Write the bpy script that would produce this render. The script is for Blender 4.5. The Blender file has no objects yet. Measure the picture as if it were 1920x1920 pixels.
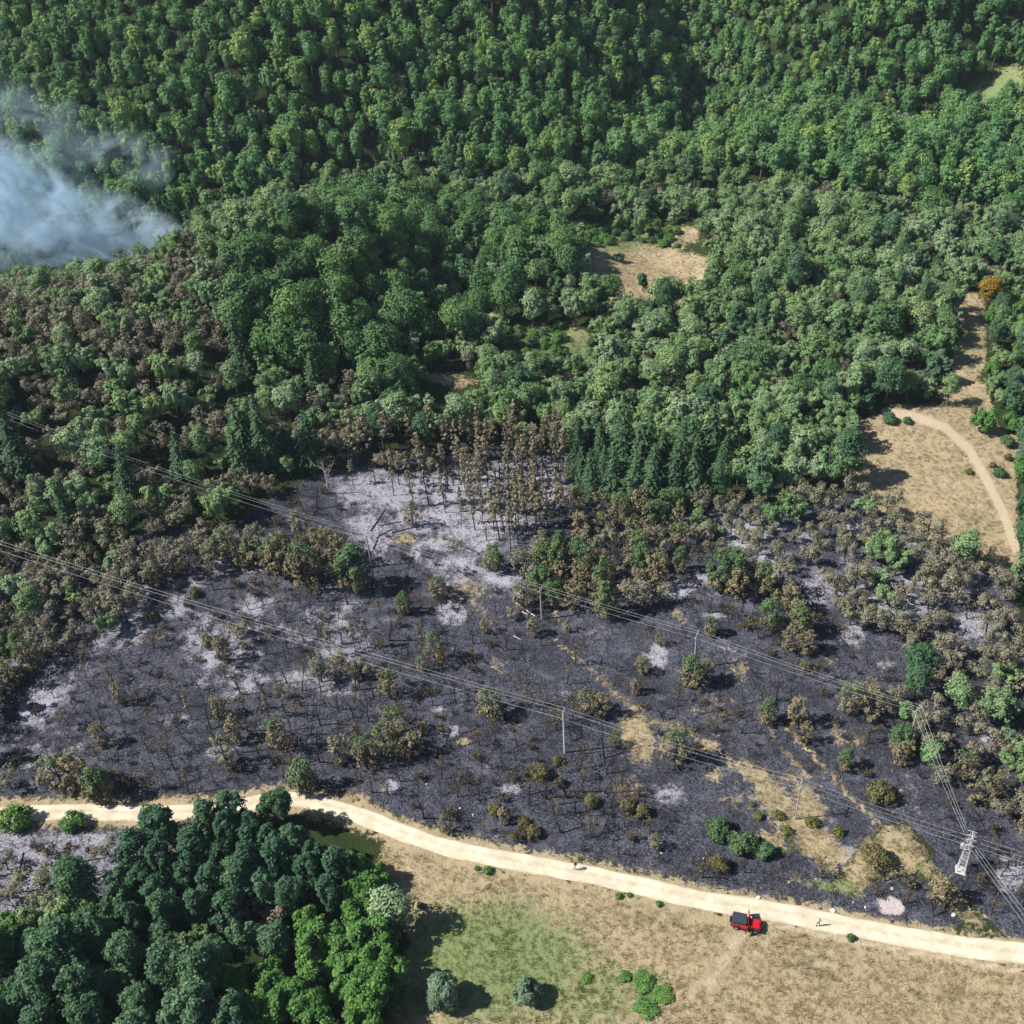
import bpy, bmesh, math, random
import numpy as np
from mathutils import Vector, Matrix

# ------------------------------------------------------------------ camera, sky, sun, exposure
SC = bpy.context.scene
COL = SC.collection
R = math.radians
CAM_H, PITCH, ROLL, FPX = 128.0, 36.6, -4.2, 1920.0
cam_d = bpy.data.cameras.new('camera')
cam = bpy.data.objects.new('camera', cam_d); COL.objects.link(cam)
cam_d.sensor_width = 36.0; cam_d.lens = 36.0 * FPX / 1920.0
cam_d.clip_start = 1.0; cam_d.clip_end = 4000.0
cam.matrix_world = (Matrix.Translation((0, 0, CAM_H)) @ Matrix.Rotation(R(90 - PITCH), 4, 'X')
                    @ Matrix.Rotation(R(ROLL), 4, 'Z'))
SC.camera = cam
SUN_EL, SUN_AZ = 45.0, 184.0          # azimuth (deg, from +X) of the side the sun stands on
w = bpy.data.worlds.new('World'); SC.world = w; w.use_nodes = True
wn = w.node_tree.nodes; wl = w.node_tree.links
sky = wn.new('ShaderNodeTexSky'); sky.sky_type = 'NISHITA'; sky.sun_disc = False
sky.sun_elevation = R(SUN_EL); sky.sun_rotation = R(90 - SUN_AZ)
sky.air_density = 1.0; sky.dust_density = 0.4; sky.ozone_density = 2.0
wn['Background'].inputs['Strength'].default_value = 0.056
wl.new(sky.outputs['Color'], wn['Background'].inputs['Color'])
sun_d = bpy.data.lights.new('sun', 'SUN'); sun_d.energy = 5.0; sun_d.angle = R(0.5)
sun_d.color = (1.0, 0.955, 0.88)
sun = bpy.data.objects.new('sun', sun_d); COL.objects.link(sun)
sv = Vector((math.cos(R(SUN_AZ)) * math.cos(R(SUN_EL)), math.sin(R(SUN_AZ)) * math.cos(R(SUN_EL)), math.sin(R(SUN_EL))))
sun.rotation_euler = sv.to_track_quat('Z', 'Y').to_euler()
SC.view_settings.view_transform = 'Standard'; SC.view_settings.look = 'None'
SC.view_settings.exposure = 0.68; SC.view_settings.gamma = 1.0
SC.cycles.max_bounces = 6; SC.cycles.glossy_bounces = 1; SC.cycles.transmission_bounces = 2; SC.cycles.diffuse_bounces = 1; SC.cycles.volume_bounces = 5
SC.cycles.transparent_max_bounces = 6; SC.cycles.use_denoising = True
SC.cycles.volume_step_rate = 2.0; SC.cycles.volume_max_steps = 128

# ------------------------------------------------------------------ numeric helpers
rng = np.random.default_rng(7)
random.seed(7)
CM = np.array(cam.matrix_world.to_3x3())
CO = np.array([0, 0, CAM_H])

def project(P):
    q = (np.asarray(P, float) - CO) @ CM
    z = np.maximum(-q[..., 2], 1e-3)
    return np.stack([960 + FPX * q[..., 0] / z, 960 - FPX * q[..., 1] / z], -1), z

def vnoise(x, y, s, seed=0):
    x = np.asarray(x, float) / s; y = np.asarray(y, float) / s
    xi = np.floor(x).astype(np.int64); yi = np.floor(y).astype(np.int64)
    fx = x - xi; fy = y - yi
    fx = fx * fx * (3 - 2 * fx); fy = fy * fy * (3 - 2 * fy)
    def hsh(a, b):
        n = (a * 374761393 + b * 668265263 + seed * 1442695041) & 0x7fffffff
        n = ((n ^ (n >> 13)) * 1274126177) & 0x7fffffff
        return ((n ^ (n >> 16)) & 0xffff) / 65535.0
    return ((hsh(xi, yi) * (1 - fx) + hsh(xi + 1, yi) * fx) * (1 - fy)
            + (hsh(xi, yi + 1) * (1 - fx) + hsh(xi + 1, yi + 1) * fx) * fy)

def fbm(x, y, s, seed=0, o=3):
    t = 0; a = 1; n = 0
    for k in range(o):
        t = t + a * vnoise(x, y, s / 2 ** k, seed + k); n += a; a *= .5
    return t / n

def sstep(a, b, x):
    t = np.clip((np.asarray(x, float) - a) / (b - a), 0, 1); return t * t * (3 - 2 * t)

def softplus(x, k):
    return k * np.logaddexp(0, x / k)

def height(x, y):
    x = np.asarray(x, float); y = np.asarray(y, float)
    z = 0.055 * (softplus(y - 110, 12) - softplus(y - 330, 12))
    z = z + 22 * np.exp(-((x + 112) / 72) ** 2 - ((y - 212) / 46) ** 2)
    z = z + 20 * np.exp(-((x + 50) / 34) ** 2 - ((y - 254) / 32) ** 2)
    z = z - 7 * np.exp(-((x + 12 - (y - 262) * .2) / 15) ** 2 - ((y - 262) / 36) ** 2)
    foot = 318 + 0.05 * x - 14 * np.exp(-((x + 150) / 60) ** 2)
    hill = 0.60 * (softplus(y - foot, 12) - softplus(y - 530, 25))
    z = z + hill
    m = sstep(318, 385, y)
    u = x - (78 + 0.03 * (y - 330))
    z = z - m * 58 * np.exp(-np.sqrt(u * u + 80) / 34)
    # second ravine, running up to the right
    dx, dy = 0.81, 0.587
    dd = (x - 133) * (-dy) + (y - 342) * dx
    tt = (x - 133) * dx + (y - 342) * dy
    z = z - 15 * sstep(-25, 10, tt) * np.exp(-np.sqrt(dd * dd + 9) / 17)
    z = z + m * 9 * np.cos((x + 60) / 34.0) * sstep(-1, 1, -np.abs(x + 60) / 90 + 1)
    amp = sstep(140, 300, y)
    z = z + (fbm(x, y, 46, 11) - .5) * (1.2 + 13 * amp) + m * (fbm(x + y * .5, y * .35, 52, 61, 2) - .5) * 34
    z = z + (fbm(x, y, 9, 5, 2) - .5) * (0.35 + 1.1 * amp)
    return z

def G(px, py, zoff=0.0):
    """pixel of the photograph -> point of the terrain"""
    px = np.atleast_1d(np.asarray(px, float)); py = np.atleast_1d(np.asarray(py, float))
    d = np.stack([(px - 960) / FPX, -(py - 960) / FPX, -np.ones_like(px)], -1) @ CM.T
    t = np.full(px.shape, 60.0); live = np.ones(px.shape, bool)
    for _ in range(900):
        p = CO + d * t[:, None]
        above = p[:, 2] > height(p[:, 0], p[:, 1]) + zoff
        live &= above
        if not live.any(): break
        t = np.where(live, t + 0.9, t)
    lo = t - 0.9; hi = t
    for _ in range(18):
        m = (lo + hi) / 2; p = CO + d * m[:, None]
        a = p[:, 2] > height(p[:, 0], p[:, 1]) + zoff
        lo = np.where(a, m, lo); hi = np.where(a, hi, m)
    p = CO + d * hi[:, None]
    p[:, 2] = height(p[:, 0], p[:, 1])
    return p

def g1(px, py): return Vector(G(px, py)[0])

def in_poly(P, poly):
    x, y = P[..., 0], P[..., 1]; c = np.zeros(x.shape, bool); n = len(poly)
    for i in range(n):
        x1, y1 = poly[i]; x2, y2 = poly[i - 1]
        if y1 == y2: continue
        c ^= ((y1 > y) != (y2 > y)) & (x < (x2 - x1) * (y - y1) / (y2 - y1) + x1)
    return c

def dist_line(P, pts, closed=False):
    best = np.full(P.shape[:-1], 1e9)
    pts = [np.array(p, float) for p in pts]
    for a, b in zip(pts, pts[1:] + ([pts[0]] if closed else [])) if closed else zip(pts[:-1], pts[1:]):
        ab = b - a; t = np.clip(((P - a) @ ab) / (ab @ ab + 1e-9), 0, 1)
        best = np.minimum(best, np.linalg.norm(P - (a + t[..., None] * ab), axis=-1))
    return best

def soft_poly(P, poly, w):
    d = dist_line(P, poly, True); s = np.where(in_poly(P, poly), d, -d)
    return np.clip(.5 + s / (2 * w), 0, 1)

# ------------------------------------------------------------------ materials
def mat(name):
    m = bpy.data.materials.new(name); m.use_nodes = True
    nt = m.node_tree; b = nt.nodes['Principled BSDF']
    return m, nt, b

def N(nt, typ, **kw):
    n = nt.nodes.new(typ)
    for k, v in kw.items():
        if k in n.inputs.keys(): n.inputs[k].default_value = v
        else: setattr(n, k, v)
    return n

def mixc(nt, fac, a, b):
    n = nt.nodes.new('ShaderNodeMix'); n.data_type = 'RGBA'
    for s, v in ((0, fac), (6, a), (7, b)):
        if hasattr(v, 'is_output'): nt.links.new(v, n.inputs[s])
        elif s == 0: n.inputs[0].default_value = v
        else: n.inputs[s].default_value = (*v, 1) if len(v) == 3 else v
    return n.outputs[2]

def mth(nt, op, a, b=0.0, c=None, clamp=False):
    n = nt.nodes.new('ShaderNodeMath'); n.operation = op; n.use_clamp = clamp
    for i, v in enumerate((a, b, c)):
        if v is None: continue
        if hasattr(v, 'is_output'): nt.links.new(v, n.inputs[i])
        else: n.inputs[i].default_value = v
    return n.outputs[0]

def noise(nt, scale, detail=3.0, rough=.55, vec=None, dist=0.0):
    n = nt.nodes.new('ShaderNodeTexNoise'); n.inputs['Scale'].default_value = scale
    n.inputs['Detail'].default_value = detail; n.inputs['Roughness'].default_value = rough
    n.inputs['Distortion'].default_value = dist
    if vec is not None: nt.links.new(vec, n.inputs['Vector'])
    return n.outputs['Fac']

def rangemap(nt, v, a, b, c=0.0, d=1.0):
    n = nt.nodes.new('ShaderNodeMapRange'); n.interpolation_type = 'SMOOTHSTEP'
    nt.links.new(v, n.inputs[0])
    for i, q in enumerate((a, b, c, d)): n.inputs[i + 1].default_value = q
    return n.outputs[0]

def plain(name, col, rough=.6, metal=0.0, var=.25, scale=6.0):
    m, nt, b = mat(name)
    tc = N(nt, 'ShaderNodeTexCoord')
    f = noise(nt, scale, 4, .6, tc.outputs['Object'])
    c = mixc(nt, f, tuple(x * (1 - var) for x in col), tuple(min(1, x * (1 + var)) for x in col))
    nt.links.new(c, b.inputs['Base Color'])
    b.inputs['Roughness'].default_value = rough; b.inputs['Metallic'].default_value = metal
    return m

def leaf_mat(name, cols, brown=None, trans=.22, rough=.55):
    """cols: greens chosen per tree; leaf value 'lv' lightens, 'sc' scorches to the brown tones"""
    m, nt, b = mat(name)
    oi = N(nt, 'ShaderNodeObjectInfo')
    cr = N(nt, 'ShaderNodeValToRGB'); el = cr.color_ramp.elements
    while len(el) < len(cols): el.new(0.5)
    for i, c in enumerate(cols):
        el[i].position = i / max(1, len(cols) - 1); el[i].color = (*c, 1)
    nt.links.new(oi.outputs['Random'], cr.inputs[0])
    lv = N(nt, 'ShaderNodeAttribute', attribute_name='lv').outputs['Fac']
    hs = N(nt, 'ShaderNodeHueSaturation')
    nt.links.new(cr.outputs[0], hs.inputs['Color'])
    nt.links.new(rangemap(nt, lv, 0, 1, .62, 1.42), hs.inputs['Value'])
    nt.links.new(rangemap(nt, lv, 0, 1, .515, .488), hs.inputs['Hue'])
    c = hs.outputs[0]
    if brown:
        sc = N(nt, 'ShaderNodeAttribute', attribute_name='sc').outputs['Fac']
        bc = mixc(nt, lv, brown[0], brown[1])
        if len(brown) > 2: bc = mixc(nt, rangemap(nt, oi.outputs['Random'], .45, .75), bc, mixc(nt, lv, brown[2], brown[1]))
        c = mixc(nt, sc, c, bc)
    nt.links.new(c, b.inputs['Base Color'])
    b.inputs['Roughness'].default_value = rough
    b.inputs['Specular IOR Level'].default_value = .12
    tr = N(nt, 'ShaderNodeBsdfTranslucent'); nt.links.new(c, tr.inputs['Color'])
    ms = N(nt, 'ShaderNodeMixShader'); ms.inputs[0].default_value = trans
    nt.links.new(b.outputs[0], ms.inputs[1]); nt.links.new(tr.outputs[0], ms.inputs[2])
    nt.links.new(ms.outputs[0], nt.nodes['Material Output'].inputs['Surface'])
    return m

BR = [(.13, .098, .060), (.32, .25, .17), (.16, .12, .08)]
M = {}
M['leaf_hill'] = leaf_mat('mountain_foliage', [(0.082, 0.182, 0.066), (0.140, 0.273, 0.082), (0.096, 0.213, 0.084), (0.241, 0.357, 0.099), (0.088, 0.190, 0.074), (0.168, 0.288, 0.114), (0.121, 0.249, 0.082)])
M['leaf_pale'] = leaf_mat('pale_foliage', [(0.188, 0.313, 0.140), (0.138, 0.252, 0.095), (0.269, 0.380, 0.208), (0.162, 0.290, 0.107), (0.232, 0.340, 0.133), (0.118, 0.224, 0.088)], BR)
M['leaf_dark'] = leaf_mat('dark_foliage', [(0.069, 0.150, 0.056), (0.099, 0.194, 0.063), (0.137, 0.246, 0.078), (0.076, 0.158, 0.066)])
M['leaf_near'] = leaf_mat('grey_green_foliage', [(0.086, 0.168, 0.080), (0.064, 0.137, 0.067), (0.120, 0.210, 0.109)])
M['leaf_bright'] = leaf_mat('bright_foliage', [(.110, .235, .052), (.092, .205, .052), (.140, .260, .060)])
M['leaf_spruce'] = leaf_mat('spruce_foliage', [(0.049, 0.103, 0.051), (0.068, 0.128, 0.062), (0.057, 0.112, 0.048)], trans=.1)
M['leaf_pine'] = leaf_mat('pine_foliage', [(.088, .148, .060), (.072, .126, .054), (.110, .155, .060)], [(.115, .095, .052), (.30, .25, .15)], trans=.12)
M['leaf_scorch'] = leaf_mat('scorched_foliage', [(.145, .18, .098), (.165, .18, .11), (.125, .165, .09)], [(.125, .108, .078), (.35, .305, .225), (.135, .102, .076)], trans=.15)
M['leaf_char'] = leaf_mat('charred_foliage', [(.030, .028, .024), (.05, .042, .03)], [(.10, .075, .03), (.20, .15, .06)], trans=.1)
M['leaf_orange'] = leaf_mat('orange_foliage', [(.26, .17, .025), (.24, .15, .02)])
M['leaf_yellow'] = leaf_mat('yellow_green_foliage', [(.17, .20, .035), (.14, .18, .035)])
M['leaf_silver'] = leaf_mat('silver_foliage', [(.135, .205, .125), (.120, .185, .115)])
M['leaf_bush'] = leaf_mat('dry_shrub_foliage', [(.13, .12, .05), (.16, .14, .06), (.11, .115, .045)])
M['leaf_broom'] = leaf_mat('broom_foliage', [(.13, .15, .035), (.15, .155, .04)])
M['leaf_npine'] = leaf_mat('pine_needles', [(0.052, 0.116, 0.060), (0.042, 0.097, 0.052), (0.070, 0.141, 0.072)], trans=.12)
M['leaf_pole'] = leaf_mat('scorched_needles', [(.15, .17, .10), (.17, .17, .10)], [(.14, .115, .08), (.34, .285, .20), (.18, .12, .065)], trans=.15)
M['leaf_shrub'] = leaf_mat('shrub_foliage', [(.090, .160, .068), (.075, .138, .062), (.115, .180, .075)])
M['bark'] = plain('bark', (.085, .068, .05), .9, scale=3)
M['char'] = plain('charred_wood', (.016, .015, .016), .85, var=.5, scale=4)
M['deadwood'] = plain('bleached_dead_wood', (.42, .40, .38), .8, scale=3)
M['pale_log'] = plain('pale_stripped_wood', (.62, .56, .47), .75, scale=3)
M['galv'] = plain('galvanised_steel', (.40, .41, .43), .5, .25, .12, 5)
M['white_steel'] = plain('white_painted_steel', (.36, .37, .39), .5, 0, .25, 3)
M['concrete'] = plain('pole_concrete', (.50, .49, .49), .85, 0, .16, 2)
M['wood_pole'] = plain('weathered_pole_wood', (.33, .31, .31), .85, 0, .2, 2)
M['porcelain'] = plain('porcelain', (.50, .50, .49), .25, 0, .05)
M['cable'] = plain('aluminium_cable', (.50, .51, .54), .5, .2, .05)
M['red'] = plain('red_paint', (.52, .012, .016), .28, 0, .12, 3)
M['hardtop'] = plain('dark_hardtop', (.035, .045, .065), .45, 0, .15, 3)
M['black'] = plain('black_plastic', (.015, .015, .017), .6)
M['rubber'] = plain('tyre_rubber', (.02, .02, .02), .9)
M['alloy'] = plain('alloy_rim', (.5, .5, .52), .35, .6, .08)
M['glass'] = plain('tinted_glass', (.02, .025, .03), .08, 0, .1)
M['lamp'] = plain('lamp_lens', (.75, .75, .72), .15, 0, .05)
M['amber'] = plain('red_lens', (.4, .02, .02), .2, 0, .05)
M['chrome'] = plain('bright_metal', (.7, .7, .7), .3, .7, .05)
M['skin'] = plain('skin', (.42, .25, .18), .55, 0, .08)
M['hair'] = plain('hair', (.03, .022, .018), .7)
M['cloth_dark'] = plain('dark_work_cloth', (.05, .052, .06), .9)
M['cloth_pale'] = plain('pale_cloth', (.66, .58, .55), .9, 0, .08)
M['cloth_tan'] = plain('brown_cloth', (.16, .115, .08), .9)
M['cloth_pink'] = plain('pinkish_white_cloth', (.72, .66, .66), .9, 0, .06)
M['boot'] = plain('boot_leather', (.02, .018, .016), .8)
M['stone'] = plain('pale_stone', (.52, .48, .43), .9, 0, .22, 2)
M['pit'] = plain('pink_earth', (.52, .42, .38), .95, 0, .18, 1.2)

# ------------------------------------------------------------------ mesh helpers
def prop(o, label=None, cat=None, group=None, kind=None):
    if label: o['label'] = label
    if cat: o['category'] = cat
    if group: o['group'] = group
    if kind: o['kind'] = kind
    return o

def link(name, data, parent=None, loc=None):
    o = bpy.data.objects.new(name, data); COL.objects.link(o)
    if parent is not None: o.parent = parent
    if loc is not None: o.location = loc
    return o

def empty(name, loc=(0, 0, 0), rz=0.0):
    o = link(name, None, None, loc); o.rotation_euler = (0, 0, rz); o.empty_display_size = .3
    return o

class MB:
    """collects vertices and faces (numpy) for one mesh"""
    def __init__(s): s.v = []; s.f = []; s.n = 0; s.lv = []; s.sc = []; s.mi = []
    def add(s, v, f, lv=None, sc=None, mi=0):
        v = np.asarray(v, float); f = np.asarray(f, int)
        s.v.append(v); s.f.append((f + s.n)); s.n += len(v)
        k = len(v)
        s.lv.append(np.full(k, .5) if lv is None else np.asarray(lv, float))
        s.sc.append(np.zeros(k) if sc is None else np.asarray(sc, float))
        s.mi.append(np.full(len(f), mi))
    def tube(s, pts, rad, sides=5, mi=0, cap=True):
        pts = np.asarray(pts, float); n = len(pts)
        rad = np.broadcast_to(np.asarray(rad, float), (n,))
        tan = np.gradient(pts, axis=0); tan /= np.linalg.norm(tan, axis=1, keepdims=True) + 1e-9
        ref = np.where(np.abs(tan[:, 2:3]) > .9, np.array([[1., 0, 0]]), np.array([[0., 0, 1.]]))
        a = np.cross(tan, ref); a /= np.linalg.norm(a, axis=1, keepdims=True) + 1e-9
        b = np.cross(tan, a)
        th = np.arange(sides) * 2 * np.pi / sides
        v = (pts[:, None] + rad[:, None, None] * (np.cos(th)[None, :, None] * a[:, None] + np.sin(th)[None, :, None] * b[:, None])).reshape(-1, 3)
        i, j = np.meshgrid(np.arange(n - 1), np.arange(sides), indexing='ij')
        i = i.ravel(); j = j.ravel(); j2 = (j + 1) % sides
        f = np.stack([i * sides + j, i * sides + j2, (i + 1) * sides + j2, (i + 1) * sides + j], 1)
        s.add(v, f, mi=mi)
        if cap and sides == 4:
            s.f.append(np.array([[0, 1, 2, 3]]) + s.n - len(v)); s.mi.append(np.full(1, mi))
            s.f.append(np.array([[0, 3, 2, 1]]) + s.n - sides); s.mi.append(np.full(1, mi))
        return s
    def box(s, lo, hi, mi=0, taper=None):
        x0, y0, z0 = lo; x1, y1, z1 = hi
        v = np.array([(x0, y0, z0), (x1, y0, z0), (x1, y1, z0), (x0, y1, z0), (x0, y0, z1), (x1, y0, z1), (x1, y1, z1), (x0, y1, z1)], float)
        if taper is not None:
            c = v[4:, :2].mean(0); v[4:, :2] = c + (v[4:, :2] - c) * taper
        s.add(v, [(0, 3, 2, 1), (4, 5, 6, 7), (0, 1, 5, 4), (1, 2, 6, 5), (2, 3, 7, 6), (3, 0, 4, 7)], mi=mi)
        return s
    def mesh(s, name, mats, smooth=False):
        me = bpy.data.meshes.new(name)
        v = np.concatenate(s.v); f = np.concatenate(s.f)
        me.vertices.add(len(v)); me.vertices.foreach_set('co', v.ravel())
        k = f.shape[1]
        me.loops.add(f.size); me.loops.foreach_set('vertex_index', f.ravel())
        me.polygons.add(len(f)); me.polygons.foreach_set('loop_start', np.arange(0, f.size, k))
        me.polygons.foreach_set('material_index', np.concatenate(s.mi).astype(np.int32))
        me.polygons.foreach_set('use_smooth', np.full(len(f), smooth))
        for nm, arr in (('lv', s.lv), ('sc', s.sc)):
            a = me.attributes.new(nm, 'FLOAT', 'POINT'); a.data.foreach_set('value', np.concatenate(arr).astype(np.float32))
        for m in (mats if isinstance(mats, (list, tuple)) else [mats]): me.materials.append(m)
        me.update(calc_edges=True)
        return me
    def merge(s, o, mi):
        for v, f_ in (('v', None),): pass
        s.add(np.concatenate(o.v), np.concatenate(o.f), np.concatenate(o.lv), np.concatenate(o.sc), mi)

def unit(v): return v / (np.linalg.norm(v, axis=-1, keepdims=True) + 1e-9)

def leaves(mb, pos, nrm, size, asp=1.0, sc=None, r=None, axis=None):
    r = r or rng; n = len(pos)
    nrm = unit(nrm)
    t = r.normal(size=(n, 3)) if axis is None else axis + .25 * r.normal(size=(n, 3))
    t = unit(t - (t * nrm).sum(1, keepdims=True) * nrm); b = np.cross(nrm, t)
    sz = (size * r.uniform(.65, 1.35, n))[:, None] * .5
    fold = nrm * sz * r.uniform(-.3, .3, (n, 1))
    v = np.stack([pos - t * sz * asp, pos + b * sz * .8 + fold, pos + t * sz * asp, pos - b * sz * .8 + fold], 1).reshape(-1, 3)
    f = np.arange(n * 4).reshape(n, 4)
    lv = np.repeat(np.clip(r.normal(.5, .22, n), 0, 1), 4)
    mb.add(v, f, lv, None if sc is None else np.repeat(sc, 4))

# ------------------------------------------------------------------ tree prototypes
def limb_path(p0, d, L, n, r, droop=0.0, wob=.12):
    pts = [np.array(p0, float)]; d = np.array(d, float)
    for k in range(n):
        d = d + r.normal(size=3) * wob; d[2] -= droop; d /= np.linalg.norm(d)
        pts.append(pts[-1] + d * L / n)
    return np.array(pts)

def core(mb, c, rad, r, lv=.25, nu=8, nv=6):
    # lumpy opaque dark hull, added inside the crown to block light through it
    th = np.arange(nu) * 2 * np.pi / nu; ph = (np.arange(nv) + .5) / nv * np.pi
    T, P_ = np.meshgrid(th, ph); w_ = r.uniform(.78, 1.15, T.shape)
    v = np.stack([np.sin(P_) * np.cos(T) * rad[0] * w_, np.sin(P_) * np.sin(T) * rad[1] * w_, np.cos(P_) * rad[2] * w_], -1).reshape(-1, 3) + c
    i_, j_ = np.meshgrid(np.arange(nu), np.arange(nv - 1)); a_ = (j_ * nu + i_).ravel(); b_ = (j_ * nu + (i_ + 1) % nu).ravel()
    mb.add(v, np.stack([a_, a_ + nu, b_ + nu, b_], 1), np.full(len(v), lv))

def broadleaf(H, Rc, seed, nclump=34, per=26, leaf=.7, base=.22, scorch=0.0, sparse=1.0, flat=1.0, lobes=0, rag=.22, solid=0.0, cl=1.0, jit=.30):
    r = np.random.default_rng(seed); tr = MB(); cr = MB()
    lean = r.normal(size=2) * .04 * H
    tp = np.array([[0, 0, -.5], [lean[0] * .2, lean[1] * .2, H * .25], [lean[0] * .6, lean[1] * .6, H * .55], [lean[0], lean[1], H * .88]])
    tr.tube(tp, [H * .022 + .04, H * .017 + .03, H * .011 + .02, .02], 6)
    zc = H * (base + 1) / 2; hz = H * (1 - base) / 2
    lob = [(np.array([lean[0] * .7, lean[1] * .7, zc]), Rc, hz)]
    if lobes:
        lob = []
        for k in range(lobes):
            a = 2 * np.pi * (k + r.uniform(-.3, .3)) / lobes; q = r.uniform(.6, 1.0)
            lob.append((np.array([math.cos(a) * Rc * .5, math.sin(a) * Rc * .5, H * (base + q) / 2 * .98]), Rc * r.uniform(.52, .75), H * (q - base) / 2))
    per_l = max(4, nclump // len(lob))
    if solid:
        for c0, rr, hh in lob: core(cr, c0, (rr * solid, rr * solid, hh * solid), r)
    for c0, rr, hh in lob:
        for k in range(per_l):
            d = r.normal(size=3); d /= np.linalg.norm(d); d[2] = d[2] if d[2] > -.55 else -d[2]
            q = 1 - rag * abs(r.normal())
            c = c0 + d * np.array([rr * .78, rr * .78, hh * .82]) * max(.35, q)
            cr_r = rr * r.uniform(.26, .46) * cl
            if k % 4 == 0:
                s0 = tp[1] + (tp[2] - tp[1]) * r.uniform(0, 1); mid = (s0 + c) / 2 + np.array([0, 0, -.1 * hh])
                tr.tube(np.array([s0, mid, c]), [H * .008 + .015, H * .005 + .012, .012], 4)
            n = int(per * sparse * r.uniform(.7, 1.3))
            if n < 1: continue
            dd = r.normal(size=(n, 3)); dd = unit(dd + d * .55 + np.array([0, 0, .25]))
            pos = c + dd * (cr_r * r.uniform(.55, 1.08 + max(0, jit - .3) * 1.4, (n, 1))) * np.array([1, 1, .85 * flat])
            out = unit(pos - c0)
            nr = dd * .6 + out * .7 + np.array([0, 0, .15]) + r.normal(size=(n, 3)) * jit
            s_ = np.clip(scorch + r.normal(0, .22) + r.normal(0, .18, n), 0, 1) if scorch > 0 else np.zeros(n)
            leaves(cr, pos, nr, leaf, 1.15 + max(0, jit - .3) * 1.5, s_, r)
    return tr, cr

def spruce(H, Rc, seed, levels=15, leaf=.45, scorch=0.0, base=.06):
    r = np.random.default_rng(seed); tr = MB(); cr = MB()
    tr.tube(np.array([[0, 0, -.5], [0, 0, H * .5], [0, 0, H * .985]]), [H * .018 + .03, H * .011, .015], 6)
    for k in range(levels):
        q = (k + r.uniform(-.25, .25)) / levels; z = H * (base + (1 - base) * min(.985, max(0, q)))
        L = Rc * (1 - q) ** .78 * r.uniform(.85, 1.1) + .12
        nb = int(6 + 6 * (1 - q)); a0 = r.uniform(0, 6.28)
        for j in range(nb):
            a = a0 + 2 * np.pi * j / nb + r.normal() * .12; l = L * r.uniform(.72, 1.12)
            m = max(3, int(l / (leaf * .30)))
            t = (np.arange(m) + .6) / m
            d = np.array([math.cos(a), math.sin(a), 0]); side = np.array([-d[1], d[0], 0])
            zz = z + l * (.12 * np.sin(t * 2.2) - .42 * t ** 1.6)
            pos = d[None] * (t * l)[:, None] + side[None] * (r.normal(size=(m, 1)) * .16 * l * (1 - .5 * t[:, None])); pos[:, 2] = zz
            nr = np.array([0, 0, 1.0]) + d * .55 + r.normal(size=(m, 3)) * .35
            s_ = np.clip(scorch + r.normal(0, .15, m), 0, 1) if scorch > 0 else np.zeros(m)
            leaves(cr, pos, nr, leaf, 1.5, s_, r, axis=np.tile(d, (m, 1)))
            if l > .8 and j % 2 == 0: tr.tube(np.array([[0, 0, z], d * l * .5 + [0, 0, z + l * .06]]), [.03, .012], 3)
    return tr, cr

def young_pine(H, Rc, seed, leaf=.36, n=1500, green=.45, base=.12, gaps=.25):
    """egg-shaped pine, green above a height, scorched brown below"""
    r = np.random.default_rng(seed); tr = MB(); cr = MB()
    tr.tube(np.array([[0, 0, -.4], [r.normal() * .1, r.normal() * .1, H * .5], [r.normal() * .15, r.normal() * .15, H * .97]]), [H * .02 + .03, H * .014, .02], 6)
    ncl = 46
    for k in range(ncl):
        q = (k + .5) / ncl; z = H * (base + (1 - base) * q)
        prof = Rc * (math.sin(math.pi * min(1, (1 - q) ** .75)) ** .7 * .55 + .55 * (1 - q) ** .6) * (1 if q > .12 else .75)
        a = k * 2.4 + r.normal() * .4; rad = prof * r.uniform(.55, 1.0)
        c = np.array([math.cos(a) * rad, math.sin(a) * rad, z])
        tr.tube(np.array([[0, 0, z - .12 * H * (1 - q)], c]), [.03, .012], 3)
        if r.uniform() < gaps: continue
        m = int(n / ncl * r.uniform(.6, 1.4)); cl = Rc * r.uniform(.22, .40)
        dd = unit(r.normal(size=(m, 3)) + np.array([math.cos(a) * .4, math.sin(a) * .4, .35]))
        pos = c + dd * cl * r.uniform(.4, 1.05, (m, 1))
        nr = dd * .7 + unit(pos - np.array([0, 0, H * .45])) * .4 + np.array([0, 0, .3]) + r.normal(size=(m, 3)) * .45
        s_ = np.clip((1 - q - green) * 4 + .5 + r.normal(0, .35) + r.normal(0, .18, m), 0, 1)
        leaves(cr, pos, nr, leaf, 1.5, s_, r)
    return tr, cr

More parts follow.
